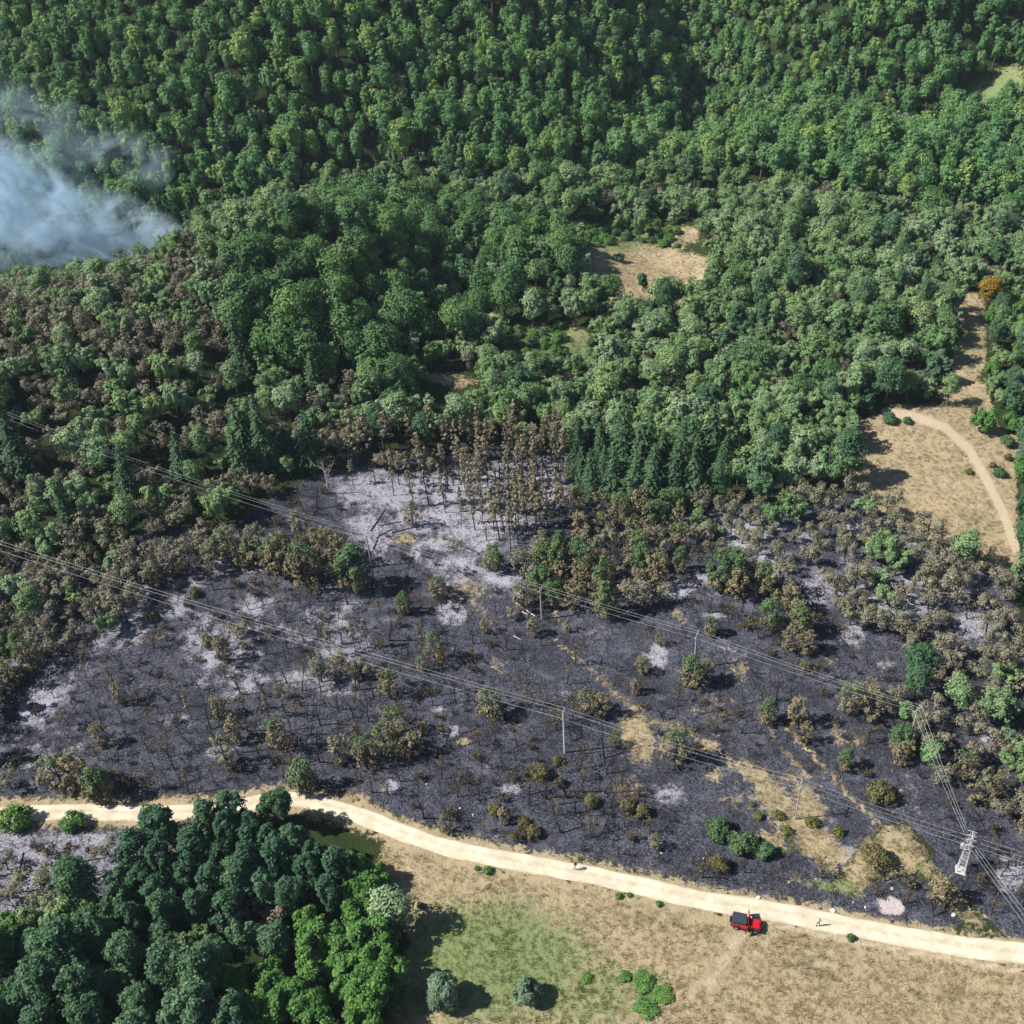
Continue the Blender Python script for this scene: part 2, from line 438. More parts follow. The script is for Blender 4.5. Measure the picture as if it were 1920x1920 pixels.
def pole_pine(H, seed, leaf=.4, top=.45, dens=1.0):
    """thin tall scorched plantation pine: bare charred stem, narrow crown at the top"""
    r = np.random.default_rng(seed); tr = MB(); cr = MB()
    ln = r.normal(size=2) * .02 * H
    tr.tube(np.array([[0, 0, -.5], [ln[0] * .4, ln[1] * .4, H * .5], [ln[0], ln[1], H * .98]]), [.13, .09, .025], 5)
    for k in range(9):
        z = H * r.uniform(.18, 1 - top); a = r.uniform(0, 6.28); L = r.uniform(.3, 1.0)
        tr.tube(np.array([[ln[0] * z / H, ln[1] * z / H, z], [math.cos(a) * L, math.sin(a) * L, z + .1]]), [.025, .01], 3)
    for k in range(16):
        q = k / 15; z = H * (1 - top + top * q); a = k * 2.4; rad = (1 - q) ** .6 * .95 * r.uniform(.4, 1.1) + .1
        c = np.array([math.cos(a) * rad + ln[0] * .9, math.sin(a) * rad + ln[1] * .9, z])
        tr.tube(np.array([[ln[0] * .9, ln[1] * .9, z - .2], c]), [.025, .01], 3)
        m = int(26 * dens * r.uniform(.5, 1.4))
        dd = unit(r.normal(size=(m, 3)) + np.array([0, 0, .2]))
        pos = c + dd * r.uniform(.3, .75) * r.uniform(.4, 1.05, (m, 1))
        leaves(cr, pos, dd + np.array([0, 0, .3]) + r.normal(size=(m, 3)) * .4, leaf, 1.4, np.clip(.8 + r.normal(0, .25, m), 0, 1), r)
    return tr, cr

def bare(H, seed, spread=.55, nl=9, tuft=0, thick=1.0, stems=1):
    """burnt skeleton: stem(s), limbs and twigs; a few scorched tufts"""
    r = np.random.default_rng(seed); tr = MB(); cr = MB()
    for s_ in range(stems):
        d0 = np.array([r.normal() * .28, r.normal() * .28, 1.0]) if stems > 1 else np.array([r.normal() * .06, r.normal() * .06, 1.0])
        hh = H * r.uniform(.75, 1.0)
        p = limb_path((r.normal() * .1, r.normal() * .1, -.3), d0 / np.linalg.norm(d0), hh + .3, 6, r, 0, .07)
        tr.tube(p, np.linspace(.022 * H * .55 + .025, .012, 7) * thick, 5)
        for k in range(nl):
            q = r.uniform(.3, .97); i = min(5, int(q * 6)); p0 = p[i] + (p[i + 1] - p[i]) * (q * 6 - i)
            a = r.uniform(0, 6.28); d = np.array([math.cos(a) * spread, math.sin(a) * spread, .75]); d /= np.linalg.norm(d)
            L = H * (.16 + .30 * (1 - q)) * r.uniform(.6, 1.2)
            lp = limb_path(p0, d, L, 3, r, 0, .18); tr.tube(lp, np.array([.026, .019, .014, .008]) * thick, 3)
            for t in range(3):
                d2 = unit(np.array(d) + r.normal(size=3) * .6); lp2 = limb_path(lp[1 + t % 3], d2, L * .5, 2, r, 0, .2)
                tr.tube(lp2, np.array([.014, .010, .006]) * thick, 3)
                if tuft and r.uniform() < .55:
                    m = int(tuft * r.uniform(.4, 1.5)); pos = lp2[-1] + r.normal(size=(m, 3)) * .22 * (H / 4) ** .5
                    leaves(cr, pos, r.normal(size=(m, 3)) + np.array([0, 0, .6]), .26, 1.3, np.clip(.8 + r.normal(0, .25, m), 0, 1), r)
    return tr, cr

def bush(Rb, Hb, seed, leaf=.24, n=900, sc=0.0, upright=0.0):
    r = np.random.default_rng(seed); tr = MB(); cr = MB()
    for k in range(7):
        a = k * .9; tr.tube(limb_path((0, 0, -.15), unit(np.array([math.cos(a) * .5, math.sin(a) * .5, 1.0])), Hb * .8, 3, r), [.035, .025, .02, .012], 4)
    ncl = 22
    for k in range(ncl):
        d = r.normal(size=3); d[2] = abs(d[2]) * 1.0 - .12; d /= np.linalg.norm(d)
        c = np.array([0, 0, Hb * .38]) + d * np.array([Rb * .72, Rb * .72, Hb * .5]) * r.uniform(.6, 1.05)
        m = int(n / ncl * r.uniform(.6, 1.4))
        dd = unit(r.normal(size=(m, 3)) + d * .6 + np.array([0, 0, .2])); pos = c + dd * Rb * .36 * r.uniform(.5, 1.1, (m, 1))
        pos[:, 2] = np.maximum(pos[:, 2], .03)
        ax = None if upright <= 0 else np.tile(np.array([d[0] * .5, d[1] * .5, 1.0]), (m, 1))
        leaves(cr, pos, dd * .8 + d * .4 + np.array([0, 0, .25]) + r.normal(size=(m, 3)) * .4, leaf, 1.2 + upright, np.clip(sc + r.normal(0, .2, m), 0, 1), r, axis=ax)
    return tr, cr

# ------------------------------------------------------------------ ground zones (pixels of the photograph, taken to the terrain)
ROAD = [(-600, 1575), (-300, 1552), (-60, 1532), (60, 1524), (150, 1522), (270, 1526), (400, 1520), (500, 1502), (560, 1498), (620, 1512), (700, 1538), (760, 1564), (840, 1590), (930, 1608),
        (1010, 1624), (1085, 1636), (1180, 1657), (1280, 1680), (1370, 1697), (1440, 1706), (1530, 1724), (1640, 1746), (1740, 1764), (1830, 1777), (1930, 1788), (2040, 1800), (2300, 1826), (2700, 1860)]
BURN = [(-300, 1060), (0, 1050), (150, 1060), (300, 985), (420, 1000), (480, 950), (590, 890), (630, 855), (760, 840), (900, 835), (1060, 840), (1075, 930), (1300, 960),
        (1370, 950), (1500, 930), (1640, 925), (1750, 985), (1860, 1075), (1930, 1180), (2300, 1300), (2300, 1900), (1935, 1775), (1880, 1752), (1830, 1700), (1770, 1650), (1740, 1610), (1760, 1600),
        (1720, 1560), (1700, 1542), (1660, 1545), (1600, 1600), (1560, 1650), (1610, 1680), (1640, 1650), (1700, 1640), (1745, 1655), (1810, 1725), (1790, 1745), (1640, 1722), (1530, 1700), (1440, 1684),
        (1370, 1672), (1280, 1655), (1180, 1632), (1085, 1610), (1000, 1597), (930, 1583), (840, 1563), (750, 1530), (690, 1500), (640, 1478), (540, 1480), (400, 1494), (270, 1498), (0, 1495), (-300, 1505)]
BURN2 = [(-300, 1552), (0, 1548), (270, 1548), (300, 1560), (240, 1640), (215, 1690), (60, 1725), (-300, 1800)]
ASHBIG = [(610, 900), (680, 868), (760, 872), (900, 858), (1060, 860), (1060, 960), (970, 1010), (955, 1060), (1010, 1125), (965, 1140), (870, 1100), (770, 1065), (690, 1035), (650, 1000), (630, 945)]
ASHES = [(848, 1150, 26, 20, 1.0), (1235, 1232, 16, 30, .85), (730, 1474, 16, 10, 1.0), (1400, 1005, 40, 26, .95), (1450, 1050, 34, 20, .9), (1620, 1112, 45, 12, 1.0), (1670, 1155, 45, 14, 1.0),
         (1590, 985, 18, 12, .9), (1560, 950, 20, 9, .8), (1780, 1090, 60, 40, .75), (1830, 1170, 50, 36, .7), (1270, 1105, 30, 16, .9), (1320, 1090, 30, 16, .7), (1340, 1155, 30, 10, .6), (1600, 1190, 24, 26, .7),
         (1895, 1640, 26, 34, .85), (1580, 1606, 30, 22, .8), (1855, 1380, 18, 16, .9), (1250, 1490, 40, 22, .65), (955, 1480, 30, 14, .6), (600, 1155, 50, 20, .8), (650, 1195, 50, 16, .8), (480, 1185, 45, 20, .85),
         (560, 1200, 40, 16, .75), (700, 1230, 40, 16, .6), (640, 1290, 50, 24, .8), (410, 1060, 26, 18, .8), (310, 1040, 30, 20, .6), (120, 1250, 70, 26, .75), (90, 1300, 60, 24, .65), (250, 1220, 60, 20, .6),
         (260, 1290, 50, 20, .6), (330, 1350, 60, 24, .7), (130, 1370, 40, 20, .65), (200, 1390, 60, 22, .6), (40, 1440, 40, 20, .6), (480, 1390, 60, 22, .65), (540, 1350, 40, 18, .6), (850, 1370, 14, 10, .8),
         (820, 1330, 14, 8, .7), (700, 1310, 30, 12, .6), (1420, 1100, 25, 10, .6), (1500, 1100, 20, 14, .55), (1170, 1600, 30, 10, .4), (1660, 1250, 24, 18, .5)]
DRY = [[(720, 1565), (850, 1606), (930, 1626), (1085, 1655), (1280, 1700), (1440, 1728), (1640, 1768), (1930, 1815), (2300, 1840), (2300, 2300), (600, 2300), (690, 1900), (770, 1770), (700, 1650)],
       [(1585, 800), (1690, 758), (1800, 762), (1925, 828), (1905, 900), (1912, 1060), (1885, 1080), (1760, 1030), (1640, 955), (1585, 900)],
       [(1085, 470), (1180, 450), (1300, 475), (1350, 490), (1305, 562), (1230, 592), (1165, 580), (1100, 528)],
       [(1780, 548), (1845, 548), (1850, 680), (1805, 760), (1755, 745), (1795, 640)],
       [(1790, 700), (1850, 720), (1870, 800), (1800, 770)],
       [(770, 590), (800, 595), (830, 612), (790, 615)], [(795, 700), (850, 700), (900, 715), (860, 728), (800, 715)], [(1180, 380), (1200, 385), (1195, 400), (1175, 395)],
       [(1270, 425), (1310, 425), (1310, 455), (1280, 455)], [(900, 590), (930, 585), (940, 605), (910, 610)], [(1060, 620), (1100, 620), (1090, 640), (1055, 635)],
       [(640, 1478), (690, 1480), (700, 1510), (650, 1500)],
       # unburnt islands inside the burn
       [(1160, 1345), (1215, 1330), (1235, 1370), (1225, 1440), (1190, 1435), (1160, 1390)], [(1370, 1240), (1395, 1240), (1400, 1265), (1375, 1270)], [(915, 1235), (945, 1240), (950, 1260), (925, 1262)],
       [(1310, 1380), (1345, 1385), (1350, 1415), (1320, 1420)], [(1550, 1360), (1575, 1370), (1580, 1400), (1560, 1395)], [(1590, 1370), (1620, 1385), (1615, 1410), (1600, 1400)],
       [(1330, 1400), (1440, 1440), (1480, 1480), (1560, 1560), (1600, 1600), (1560, 1650), (1500, 1600), (1440, 1530), (1420, 1500), (1400, 1470)],
       [(1470, 1440), (1520, 1470), (1560, 1520), (1530, 1560), (1490, 1520)],
       [(1560, 1650), (1610, 1580), (1660, 1545), (1700, 1542), (1740, 1600), (1760, 1640), (1830, 1705), (1870, 1750), (1810, 1735), (1745, 1655), (1700, 1640), (1640, 1650), (1610, 1690), (1500, 1660), (1470, 1640)],
       [(1255, 1125), (1290, 1165), (1275, 1170), (1240, 1130)], [(1410, 1545), (1470, 1560), (1480, 1600), (1430, 1590)],
       [(1775, 190), (1900, 110), (1960, 180), (1800, 260)], [(930, 625), (1060, 605), (1130, 640), (1120, 690), (1010, 725), (930, 695)], [(1030, 440), (1180, 400), (1280, 430), (1290, 470), (1180, 452), (1090, 470)]]
DRYLINES = [([(1040, 1200), (1090, 1240), (1150, 1295)], 7, .58), ([(1150, 1300), (1230, 1350), (1300, 1375), (1340, 1410)], 8, .62), ([(1478, 1365), (1530, 1425), (1590, 1490), (1650, 1545)], 5, .8),
            ([(1420, 1330), (1470, 1410), (1530, 1470)], 7, .55), ([(1000, 1100), (1060, 1180)], 8, .5), ([(1360, 1200), (1400, 1300)], 7, .4), ([(860, 1100), (930, 1180)], 14, .45)]
DRYDOTS = [(700, 1260, 40, 20, .45), (850, 1230, 50, 20, .42), (870, 1390, 16, 8, .8), (1180, 1480, 40, 30, .5), (1330, 1330, 60, 40, .4), (1380, 1500, 40, 30, .5), (1060, 1130, 30, 20, .6), (880, 1110, 50, 30, .55),
           (760, 1010, 30, 12, .7), (840, 1020, 30, 10, .5), (1560, 1240, 20, 12, .5), (1700, 1500, 40, 40, .4), (1340, 1455, 24, 16, .7), (1240, 1400, 20, 14, .6), (300, 1200, 80, 40, .3)]
GREEN = [(920, 1800, 210, 125, 1.15), (1080, 1860, 150, 90, .85), (900, 1690, 170, 60, .5), (1520, 1860, 220, 70, .32), (1330, 1740, 120, 40, .3), (760, 1860, 60, 60, .9), (1215, 1850, 50, 50, .8), (1560, 1665, 70, 26, .9), (1660, 1590, 40, 30, .6), (1240, 1345, 26, 12, .9),
         (1855, 185, 110, 70, 1.3), (1880, 240, 60, 60, .5), (1020, 665, 120, 60, 1.2), (1140, 435, 110, 40, 1.2), (900, 600, 90, 60, .7), (1850, 980, 60, 40, .5), (1720, 880, 60, 16, .35), (1480, 1590, 60, 30, .55), (960, 1720, 120, 40, .35),
         (1830, 640, 60, 60, .6), (1740, 1640, 40, 40, .5)]
PATHS = [([(1660, 772), (1710, 780), (1770, 800), (1815, 840), (1850, 900), (1880, 960), (1905, 1030)], 9, 1.0), ([(1330, 1850), (1365, 1790), (1392, 1752)], 13, .6), ([(1290, 1870), (1340, 1810), (1380, 1755)], 10, .45),
         ([(1450, 1733), (1560, 1757), (1700, 1785), (1920, 1822)], 6, .9), ([(1380, 1725), (1450, 1733)], 6, .7), ([(1300, 1720), (1400, 1735)], 16, .4)]

def zone_masks(P, X, Y):
    n1 = fbm(X, Y, 7, 31); n2 = fbm(X, Y, 2.4, 41, 2)
    burn = np.maximum(soft_poly(P, BURN, 10), soft_poly(P, BURN2, 10))
    ash = soft_poly(P, ASHBIG, 40) * np.clip(.74 + (n1 - .5) * 1.0 + (n2 - .5) * .8, 0, 1)
    for cx, cy, rx, ry, s in ASHES:
        d = np.hypot((P[..., 0] - cx) / rx, (P[..., 1] - cy) / ry); ash = np.maximum(ash, s * np.clip(1.35 - d * .75, 0, 1))
    lft = soft_poly(P, [(-300, 1150), (300, 1050), (760, 1130), (760, 1330), (560, 1440), (0, 1490), (-300, 1490)], 40)
    ash = np.maximum(ash * (1 - .38 * lft), lft * np.clip(.34 + (n1 - .5) * 1.3 + (n2 - .5) * .7, 0, 1) * .85)
    ash = np.maximum(ash, soft_poly(P, BURN2, 16) * (.62 + (n1 - .5) * .5))
    upr = soft_poly(P, [(1280, 950), (1640, 920), (1900, 1100), (1920, 1400), (1560, 1180), (1300, 1100)], 30)
    ash = np.maximum(ash, upr * np.clip(.30 + (n1 - .5) * 1.4, 0, 1))
    ash = np.maximum(ash, np.clip(.12 + (n1 - .5) * 1.0, 0, 1))
    dry = np.zeros(X.shape)
    for k, q in enumerate(DRY):
        dry = np.maximum(dry, soft_poly(P, q, 22 if k > 10 else 9 if k else 12) * (.86 if k > 10 else 1))
    for l, wd, s in DRYLINES:
        dry = np.maximum(dry, s * np.clip(1.4 - dist_line(P, l) / wd * .8, 0, 1))
    for cx, cy, rx, ry, s in DRYDOTS:
        d = np.hypot((P[..., 0] - cx) / rx, (P[..., 1] - cy) / ry); dry = np.maximum(dry, s * np.clip(1.35 - d * .8, 0, 1))
    dry = np.maximum(dry, .8 * np.clip(1.5 - dist_line(P, ROAD) / 34, 0, 1))
    green = np.zeros(X.shape)
    for cx, cy, rx, ry, s in GREEN:
        d = np.hypot((P[..., 0] - cx) / rx, (P[..., 1] - cy) / ry); green = np.maximum(green, s * np.clip(1.5 - d, 0, 1))
    path = np.zeros(X.shape)
    for l, wd, s in PATHS: path = np.maximum(path, s * np.clip(1.5 - dist_line(P, l) / wd, 0, 1))
    pit = soft_poly(P, [(1644, 1684), (1664, 1677), (1692, 1690), (1698, 1708), (1686, 1718), (1650, 1712)], 9)
    return burn, ash, dry, green, path, pit

# ------------------------------------------------------------------ the ground sheet
def axis(segs):
    out = []
    for a, b, s in segs: out += list(np.arange(a, b, s))
    return np.array(out + [segs[-1][1]])
gx = axis([(-520, -320, 25), (-320, -160, 8), (-160, -110, 2.5), (-110, 120, .9), (120, 180, 2.5), (180, 340, 8), (340, 540, 25)])
gy = axis([(-60, 40, 6), (40, 175, .8), (175, 240, 1.3), (240, 340, 2.2), (340, 520, 5), (520, 700, 18)])
XX, YY = np.meshgrid(gx, gy); ZZ = height(XX, YY)
PP, DEP = project(np.stack([XX, YY, ZZ], -1))
PP[DEP < 5] = (-5000, 5000)
bu, ash, dry, gre, pth, pit = zone_masks(PP, XX, YY)
nx, ny = len(gx), len(gy)
i, j = np.meshgrid(np.arange(nx - 1), np.arange(ny - 1)); a = (j * nx + i).ravel()
gm = bpy.data.meshes.new('ground')
gv = np.stack([XX, YY, ZZ], -1).reshape(-1, 3); gf = np.stack([a, a + 1, a + nx + 1, a + nx], 1)
gm.vertices.add(len(gv)); gm.vertices.foreach_set('co', gv.ravel())
gm.loops.add(gf.size); gm.loops.foreach_set('vertex_index', gf.ravel())
gm.polygons.add(len(gf)); gm.polygons.foreach_set('loop_start', np.arange(0, gf.size, 4)); gm.polygons.foreach_set('use_smooth', np.ones(len(gf), bool))
for nm, arr in (('burn', bu), ('ash', ash), ('dry', dry), ('green', gre), ('path', pth), ('pit', pit)):
    at = gm.attributes.new(nm, 'FLOAT', 'POINT'); at.data.foreach_set('value', arr.ravel().astype(np.float32))
gm.update(calc_edges=True)
m, nt, b = mat('ground_cover'); M['ground'] = m
tc = N(nt, 'ShaderNodeTexCoord').outputs['Object']
def att(n): return N(nt, 'ShaderNodeAttribute', attribute_name=n).outputs['Fac']
nz_b = noise(nt, .12, 5, .6, tc); nz_m = noise(nt, .55, 5, .65, tc); nz_f = noise(nt, 2.2, 4, .7, tc); nz_e = noise(nt, .9, 8, .78, tc, .6); nz_x = noise(nt, 7.0, 3, .7, tc)
def edge(maskname, k, lo, hi, nz):
    return rangemap(nt, mth(nt, 'ADD', att(maskname), mth(nt, 'MULTIPLY', mth(nt, 'SUBTRACT', nz, .5), k)), lo, hi)
forest = mixc(nt, nz_m, (.016, .027, .010), (.042, .056, .020))
drya = mixc(nt, rangemap(nt, nz_m, .32, .68), (.27, .215, .125), (.44, .365, .235))
drya = mixc(nt, rangemap(nt, nz_b, .40, .66), drya, (.42, .325, .20))
drya = mixc(nt, rangemap(nt, nz_f, .52, .72, 0, .65), drya, (.18, .15, .085))
drya = mixc(nt, rangemap(nt, nz_x, .56, .72, 0, .6), drya, (.54, .46, .32))
gra = mixc(nt, nz_f, (.12, .16, .06), (.26, .31, .14))
drya = mixc(nt, edge('green', 2.2, .35, 1.15, nz_e), drya, gra)
nz_s = noise(nt, 3.4, 5, .75, tc, .4)
burnc = mixc(nt, rangemap(nt, nz_s, .38, .66), (.017, .018, .026), (.135, .140, .182))
burnc = mixc(nt, rangemap(nt, nz_b, .42, .62, 0, .5), burnc, (.026, .027, .036))
burnc = mixc(nt, rangemap(nt, nz_x, .64, .74, 0, .45), burnc, (.22, .215, .25))
ashc = mixc(nt, nz_f, (.25, .243, .285), (.53, .515, .585))
ashm = edge('ash', 1.25, .34, .72, nz_e)
ashm = mth(nt, 'MULTIPLY', ashm, rangemap(nt, nz_s, .32, .54, .3, 1.0))
nz_p = noise(nt, .28, 6, .7, tc, .8)
burnc = mixc(nt, rangemap(nt, nz_p, .50, .70, 0, .55), burnc, (.165, .166, .20))
burnc = mixc(nt, rangemap(nt, noise(nt, .17, 5, .7, tc), .56, .72, 0, .5), burnc, (.085, .068, .052))
burnc = mixc(nt, ashm, burnc, ashc)
c = mixc(nt, edge('burn', 1.2, .42, .58, nz_e), forest, burnc)
c = mixc(nt, edge('dry', 2.4, .44, .70, nz_e), c, drya)
c = mixc(nt, mth(nt, 'MULTIPLY', edge('path', .8, .4, .8, nz_f), .85), c, mixc(nt, nz_f, (.44, .35, .25), (.58, .48, .36)))
c = mixc(nt, edge('pit', 1.0, .42, .66, nz_e), c, mixc(nt, nz_f, (.42, .35, .35), (.60, .52, .50)))
nt.links.new(c, b.inputs['Base Color']); b.inputs['Roughness'].default_value = .95; b.inputs['Specular IOR Level'].default_value = .1
bp = N(nt, 'ShaderNodeBump'); bp.inputs['Strength'].default_value = .75; bp.inputs['Distance'].default_value = .35
nt.links.new(mth(nt, 'ADD', nz_f, mth(nt, 'MULTIPLY', nz_x, .5)), bp.inputs['Height']); nt.links.new(bp.outputs[0], b.inputs['Normal'])
gm.materials.append(m)
ground = link('ground', gm); prop(ground, 'hilly ground with burnt black patches, ash and dry grass', 'ground', kind='structure')

# ------------------------------------------------------------------ dirt road
def strip(name, px, width, step, material, lift, jit, label, cat):
    pts = G([q[0] for q in px], [q[1] for q in px])[:, :2]
    seg = np.r_[0, np.cumsum(np.linalg.norm(np.diff(pts, axis=0), axis=1))]
    s = np.arange(0, seg[-1], step)
    c = np.stack([np.interp(s, seg, pts[:, k]) for k in (0, 1)], 1)
    ker = np.hanning(int(6 / step) | 1); ker /= ker.sum(); h = len(ker) // 2
    for k in (0, 1): c[:, k] = np.convolve(np.pad(c[:, k], h, mode='reflect', reflect_type='odd'), ker, 'valid')
    t = np.gradient(c, axis=0); t /= np.linalg.norm(t, axis=1, keepdims=True); nn = np.stack([-t[:, 1], t[:, 0]], 1)
    wl_ = np.interp(s, seg, np.broadcast_to(width, (len(px),)))
    L = wl_ / 2 + (fbm(s, s * 0, 3.5, 3) - .5) * jit; Rr = wl_ / 2 + (fbm(s, s * 0 + 50, 3.5, 9) - .5) * jit
    cols = np.linspace(-1, 1, 13); rows = []
    for q in cols:
        off = np.where(q < 0, q * L, q * Rr); p = c + nn * off[:, None]
        rut = .03 * np.cos(q * 7.5)
        # lie just above the ground sheet, the edges running down into it
        z = height(p[:, 0], p[:, 1]) + lift * (1 - .9 * abs(q) ** 6) + (rut if abs(q) < .99 else -.10)
        rows.append(np.column_stack([p, z]))
    v = np.stack(rows, 1); n, k = v.shape[:2]
    ii, jj = np.meshgrid(np.arange(n - 1), np.arange(k - 1), indexing='ij'); a0 = (ii * k + jj).ravel()
    mb = MB(); mb.add(v.reshape(-1, 3), np.stack([a0, a0 + 1, a0 + k + 1, a0 + k], 1)[:, ::-1], np.tile(np.abs(cols), n))
    me = mb.mesh(name, material, True)
    o = link(name, me); prop(o, label, cat, kind='structure'); return o, c
m, nt, b = mat('pale_dirt'); M['dirt'] = m
tc = N(nt, 'ShaderNodeTexCoord').outputs['Object']
f1 = noise(nt, .35, 5, .6, tc); f2 = noise(nt, 3.0, 4, .7, tc)
c = mixc(nt, rangemap(nt, f1, .35, .65), (.52, .45, .335), (.66, .58, .45))
c = mixc(nt, rangemap(nt, f2, .55, .75, 0, .5), c, (.42, .345, .25))
ac = N(nt, 'ShaderNodeAttribute', attribute_name='lv').outputs['Fac']; f3 = noise(nt, .9, 6, .75, tc, .5)
mid = mth(nt, 'MULTIPLY', rangemap(nt, ac, .30, .10), rangemap(nt, f3, .40, .62))
edg = mth(nt, 'MULTIPLY', rangemap(nt, ac, .66, .95), rangemap(nt, f3, .36, .60))
c = mixc(nt, mth(nt, 'MULTIPLY', mid, .55), c, (.36, .295, .195))
c = mixc(nt, mth(nt, 'MULTIPLY', edg, .75), c, (.34, .28, .19))
nt.links.new(c, b.inputs['Base Color']); b.inputs['Roughness'].default_value = .95; b.inputs['Specular IOR Level'].default_value = .1
bp = N(nt, 'ShaderNodeBump'); bp.inputs['Strength'].default_value = .4; bp.inputs['Distance'].default_value = .1
nt.links.new(f2, bp.inputs['Height']); nt.links.new(bp.outputs[0], b.inputs['Normal'])
ROADW = np.interp(np.arange(len(ROAD)), [0, 6, 12, 18, len(ROAD)], [3.4, 3.0, 2.9, 3.2, 3.3])
road, ROADC = strip('road', ROAD, ROADW, .5, M['dirt'], .14, .5, 'pale dirt road curving between burnt ground and dry meadow', 'road')

# ------------------------------------------------------------------ prototypes of every kind of plant
KIND = {}
def kind(key, name, cat, what, variants, leafm, trunkm):
    vs = []
    for q, (t, c) in enumerate(variants):
        tm = t.mesh(key + '_trunk', M[trunkm], True)
        cm = c.mesh(key + '_crown', M[leafm]) if c.v else None
        al = MB(); al.merge(t, 0)
        if c.v: al.merge(c, 1)
        vs.append((tm, cm, al.mesh(key + '_whole', [M[trunkm], M[leafm]])))
    KIND[key] = dict(name=name, cat=cat, what=what, vs=vs)

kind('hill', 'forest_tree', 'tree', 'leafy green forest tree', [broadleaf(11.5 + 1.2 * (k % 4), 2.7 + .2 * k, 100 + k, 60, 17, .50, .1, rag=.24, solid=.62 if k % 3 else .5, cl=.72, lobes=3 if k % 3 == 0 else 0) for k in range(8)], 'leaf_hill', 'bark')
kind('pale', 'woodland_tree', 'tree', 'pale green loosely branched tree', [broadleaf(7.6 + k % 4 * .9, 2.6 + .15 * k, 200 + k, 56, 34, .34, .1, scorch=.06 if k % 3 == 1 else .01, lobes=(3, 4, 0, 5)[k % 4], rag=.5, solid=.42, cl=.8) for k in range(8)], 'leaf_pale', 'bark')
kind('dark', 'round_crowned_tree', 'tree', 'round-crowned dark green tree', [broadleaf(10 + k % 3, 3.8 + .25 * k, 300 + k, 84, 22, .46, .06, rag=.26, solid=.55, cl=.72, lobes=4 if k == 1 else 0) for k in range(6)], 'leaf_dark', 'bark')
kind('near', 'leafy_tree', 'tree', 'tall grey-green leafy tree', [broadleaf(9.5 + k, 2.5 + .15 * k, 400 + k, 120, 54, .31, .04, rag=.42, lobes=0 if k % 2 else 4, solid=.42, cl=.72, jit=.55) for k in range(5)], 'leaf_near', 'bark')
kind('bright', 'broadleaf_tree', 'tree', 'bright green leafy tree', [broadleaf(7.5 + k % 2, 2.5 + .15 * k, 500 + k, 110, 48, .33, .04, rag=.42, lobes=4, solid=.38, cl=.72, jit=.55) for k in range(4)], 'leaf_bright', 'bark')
kind('spruce', 'conifer_tree', 'tree', 'dark green drooping spruce', [spruce(13 + k, 3.5 + .2 * (k % 3), 600 + k, 18, .46) for k in range(4)], 'leaf_spruce', 'bark')
kind('npine', 'pine_tree', 'tree', 'bushy dark green pine', [young_pine(8.5 + k % 3, 2.2 + .15 * k, 650 + k, .36, 3600, 2.0, .06, .05) for k in range(5)], 'leaf_npine', 'bark')
kind('scorch', 'scorched_tree', 'tree', 'heat-browned sparse tree', [broadleaf(6.5 + k % 3 * .8, 2.5 + .15 * k, 700 + k, 44, 24, .30, .15, scorch=(.85, .55, .7, .95, .4, .75, .6)[k], lobes=3, rag=.5, sparse=1.15) for k in range(7)], 'leaf_scorch', 'char')
kind('hpine', 'pine_tree', 'tree', 'half-scorched young pine with a green top', [young_pine(7 + k % 2, 2.2 + .15 * k, 800 + k, .34, 1900, .45 + .1 * k, .08, .15) for k in range(4)], 'leaf_pine', 'char')
kind('bpine', 'pine_tree', 'tree', 'brown scorched pine', [young_pine(6.5 + k % 3, 2.0 + .15 * k, 850 + k, .32, 1300, -.1 + .08 * k, .12, .3) for k in range(5)], 'leaf_pine', 'char')
kind('pole', 'scorched_pine', 'tree', 'thin scorched pine with a bare charred stem', [pole_pine(10.5 + k * .7, 900 + k, .40, .42 + .06 * k, .8) for k in range(5)], 'leaf_pole', 'char')
kind('bare', 'burnt_tree', 'tree', 'leafless burnt sapling', [bare(3.6 + k * .45, 950 + k, .6, 12, (0, 5, 0, 3, 0, 6)[k], 1.5) for k in range(6)], 'leaf_char', 'char')
kind('twig', 'burnt_shrub', 'shrub', 'burnt leafless shrub', [bare(1.7 + k * .25, 980 + k, .8, 6, (0, 2, 0, 4)[k], 1.3, 5) for k in range(4)], 'leaf_char', 'char')
kind('stem', 'burnt_tree', 'tree', 'tall thin charred stem', [bare(7.0 + k * .8, 1000 + k, .25, 7, (0, 5, 0)[k], 1.5) for k in range(3)], 'leaf_char', 'char')
kind('bush', 'shrub', 'shrub', 'dry olive-brown shrub', [bush(1.5, 2.0, 1100 + k, .26, 900) for k in range(3)], 'leaf_bush', 'bark')
kind('gbush', 'shrub', 'shrub', 'green leafy shrub', [bush(1.6, 1.9, 1120 + k, .24, 1500) for k in range(3)], 'leaf_shrub', 'bark')
kind('bramble', 'bramble', 'shrub', 'bright green bramble', [bush(1.6, 1.9, 1130 + k, .22, 1500) for k in range(3)], 'leaf_bright', 'bark')
kind('broom', 'shrub', 'shrub', 'small yellow-green shrub', [bush(.9, .95, 1140 + k, .2, 420) for k in range(2)], 'leaf_broom', 'bark')

def plant(key, v, p, rz, s, label, group=None, tilt=(0, 0), name=None):
    K = KIND[key]; tm, cm, _ = K['vs'][v % len(K['vs'])]
    o = empty(name or K['name'], p, rz); o.rotation_euler = (tilt[0], tilt[1], rz)
    o.scale = s if hasattr(s, '__len__') else (s, s, s)
    link('trunk', tm, o)
    if cm: link('crown', cm, o)
    return prop(o, label, K['cat'], group)

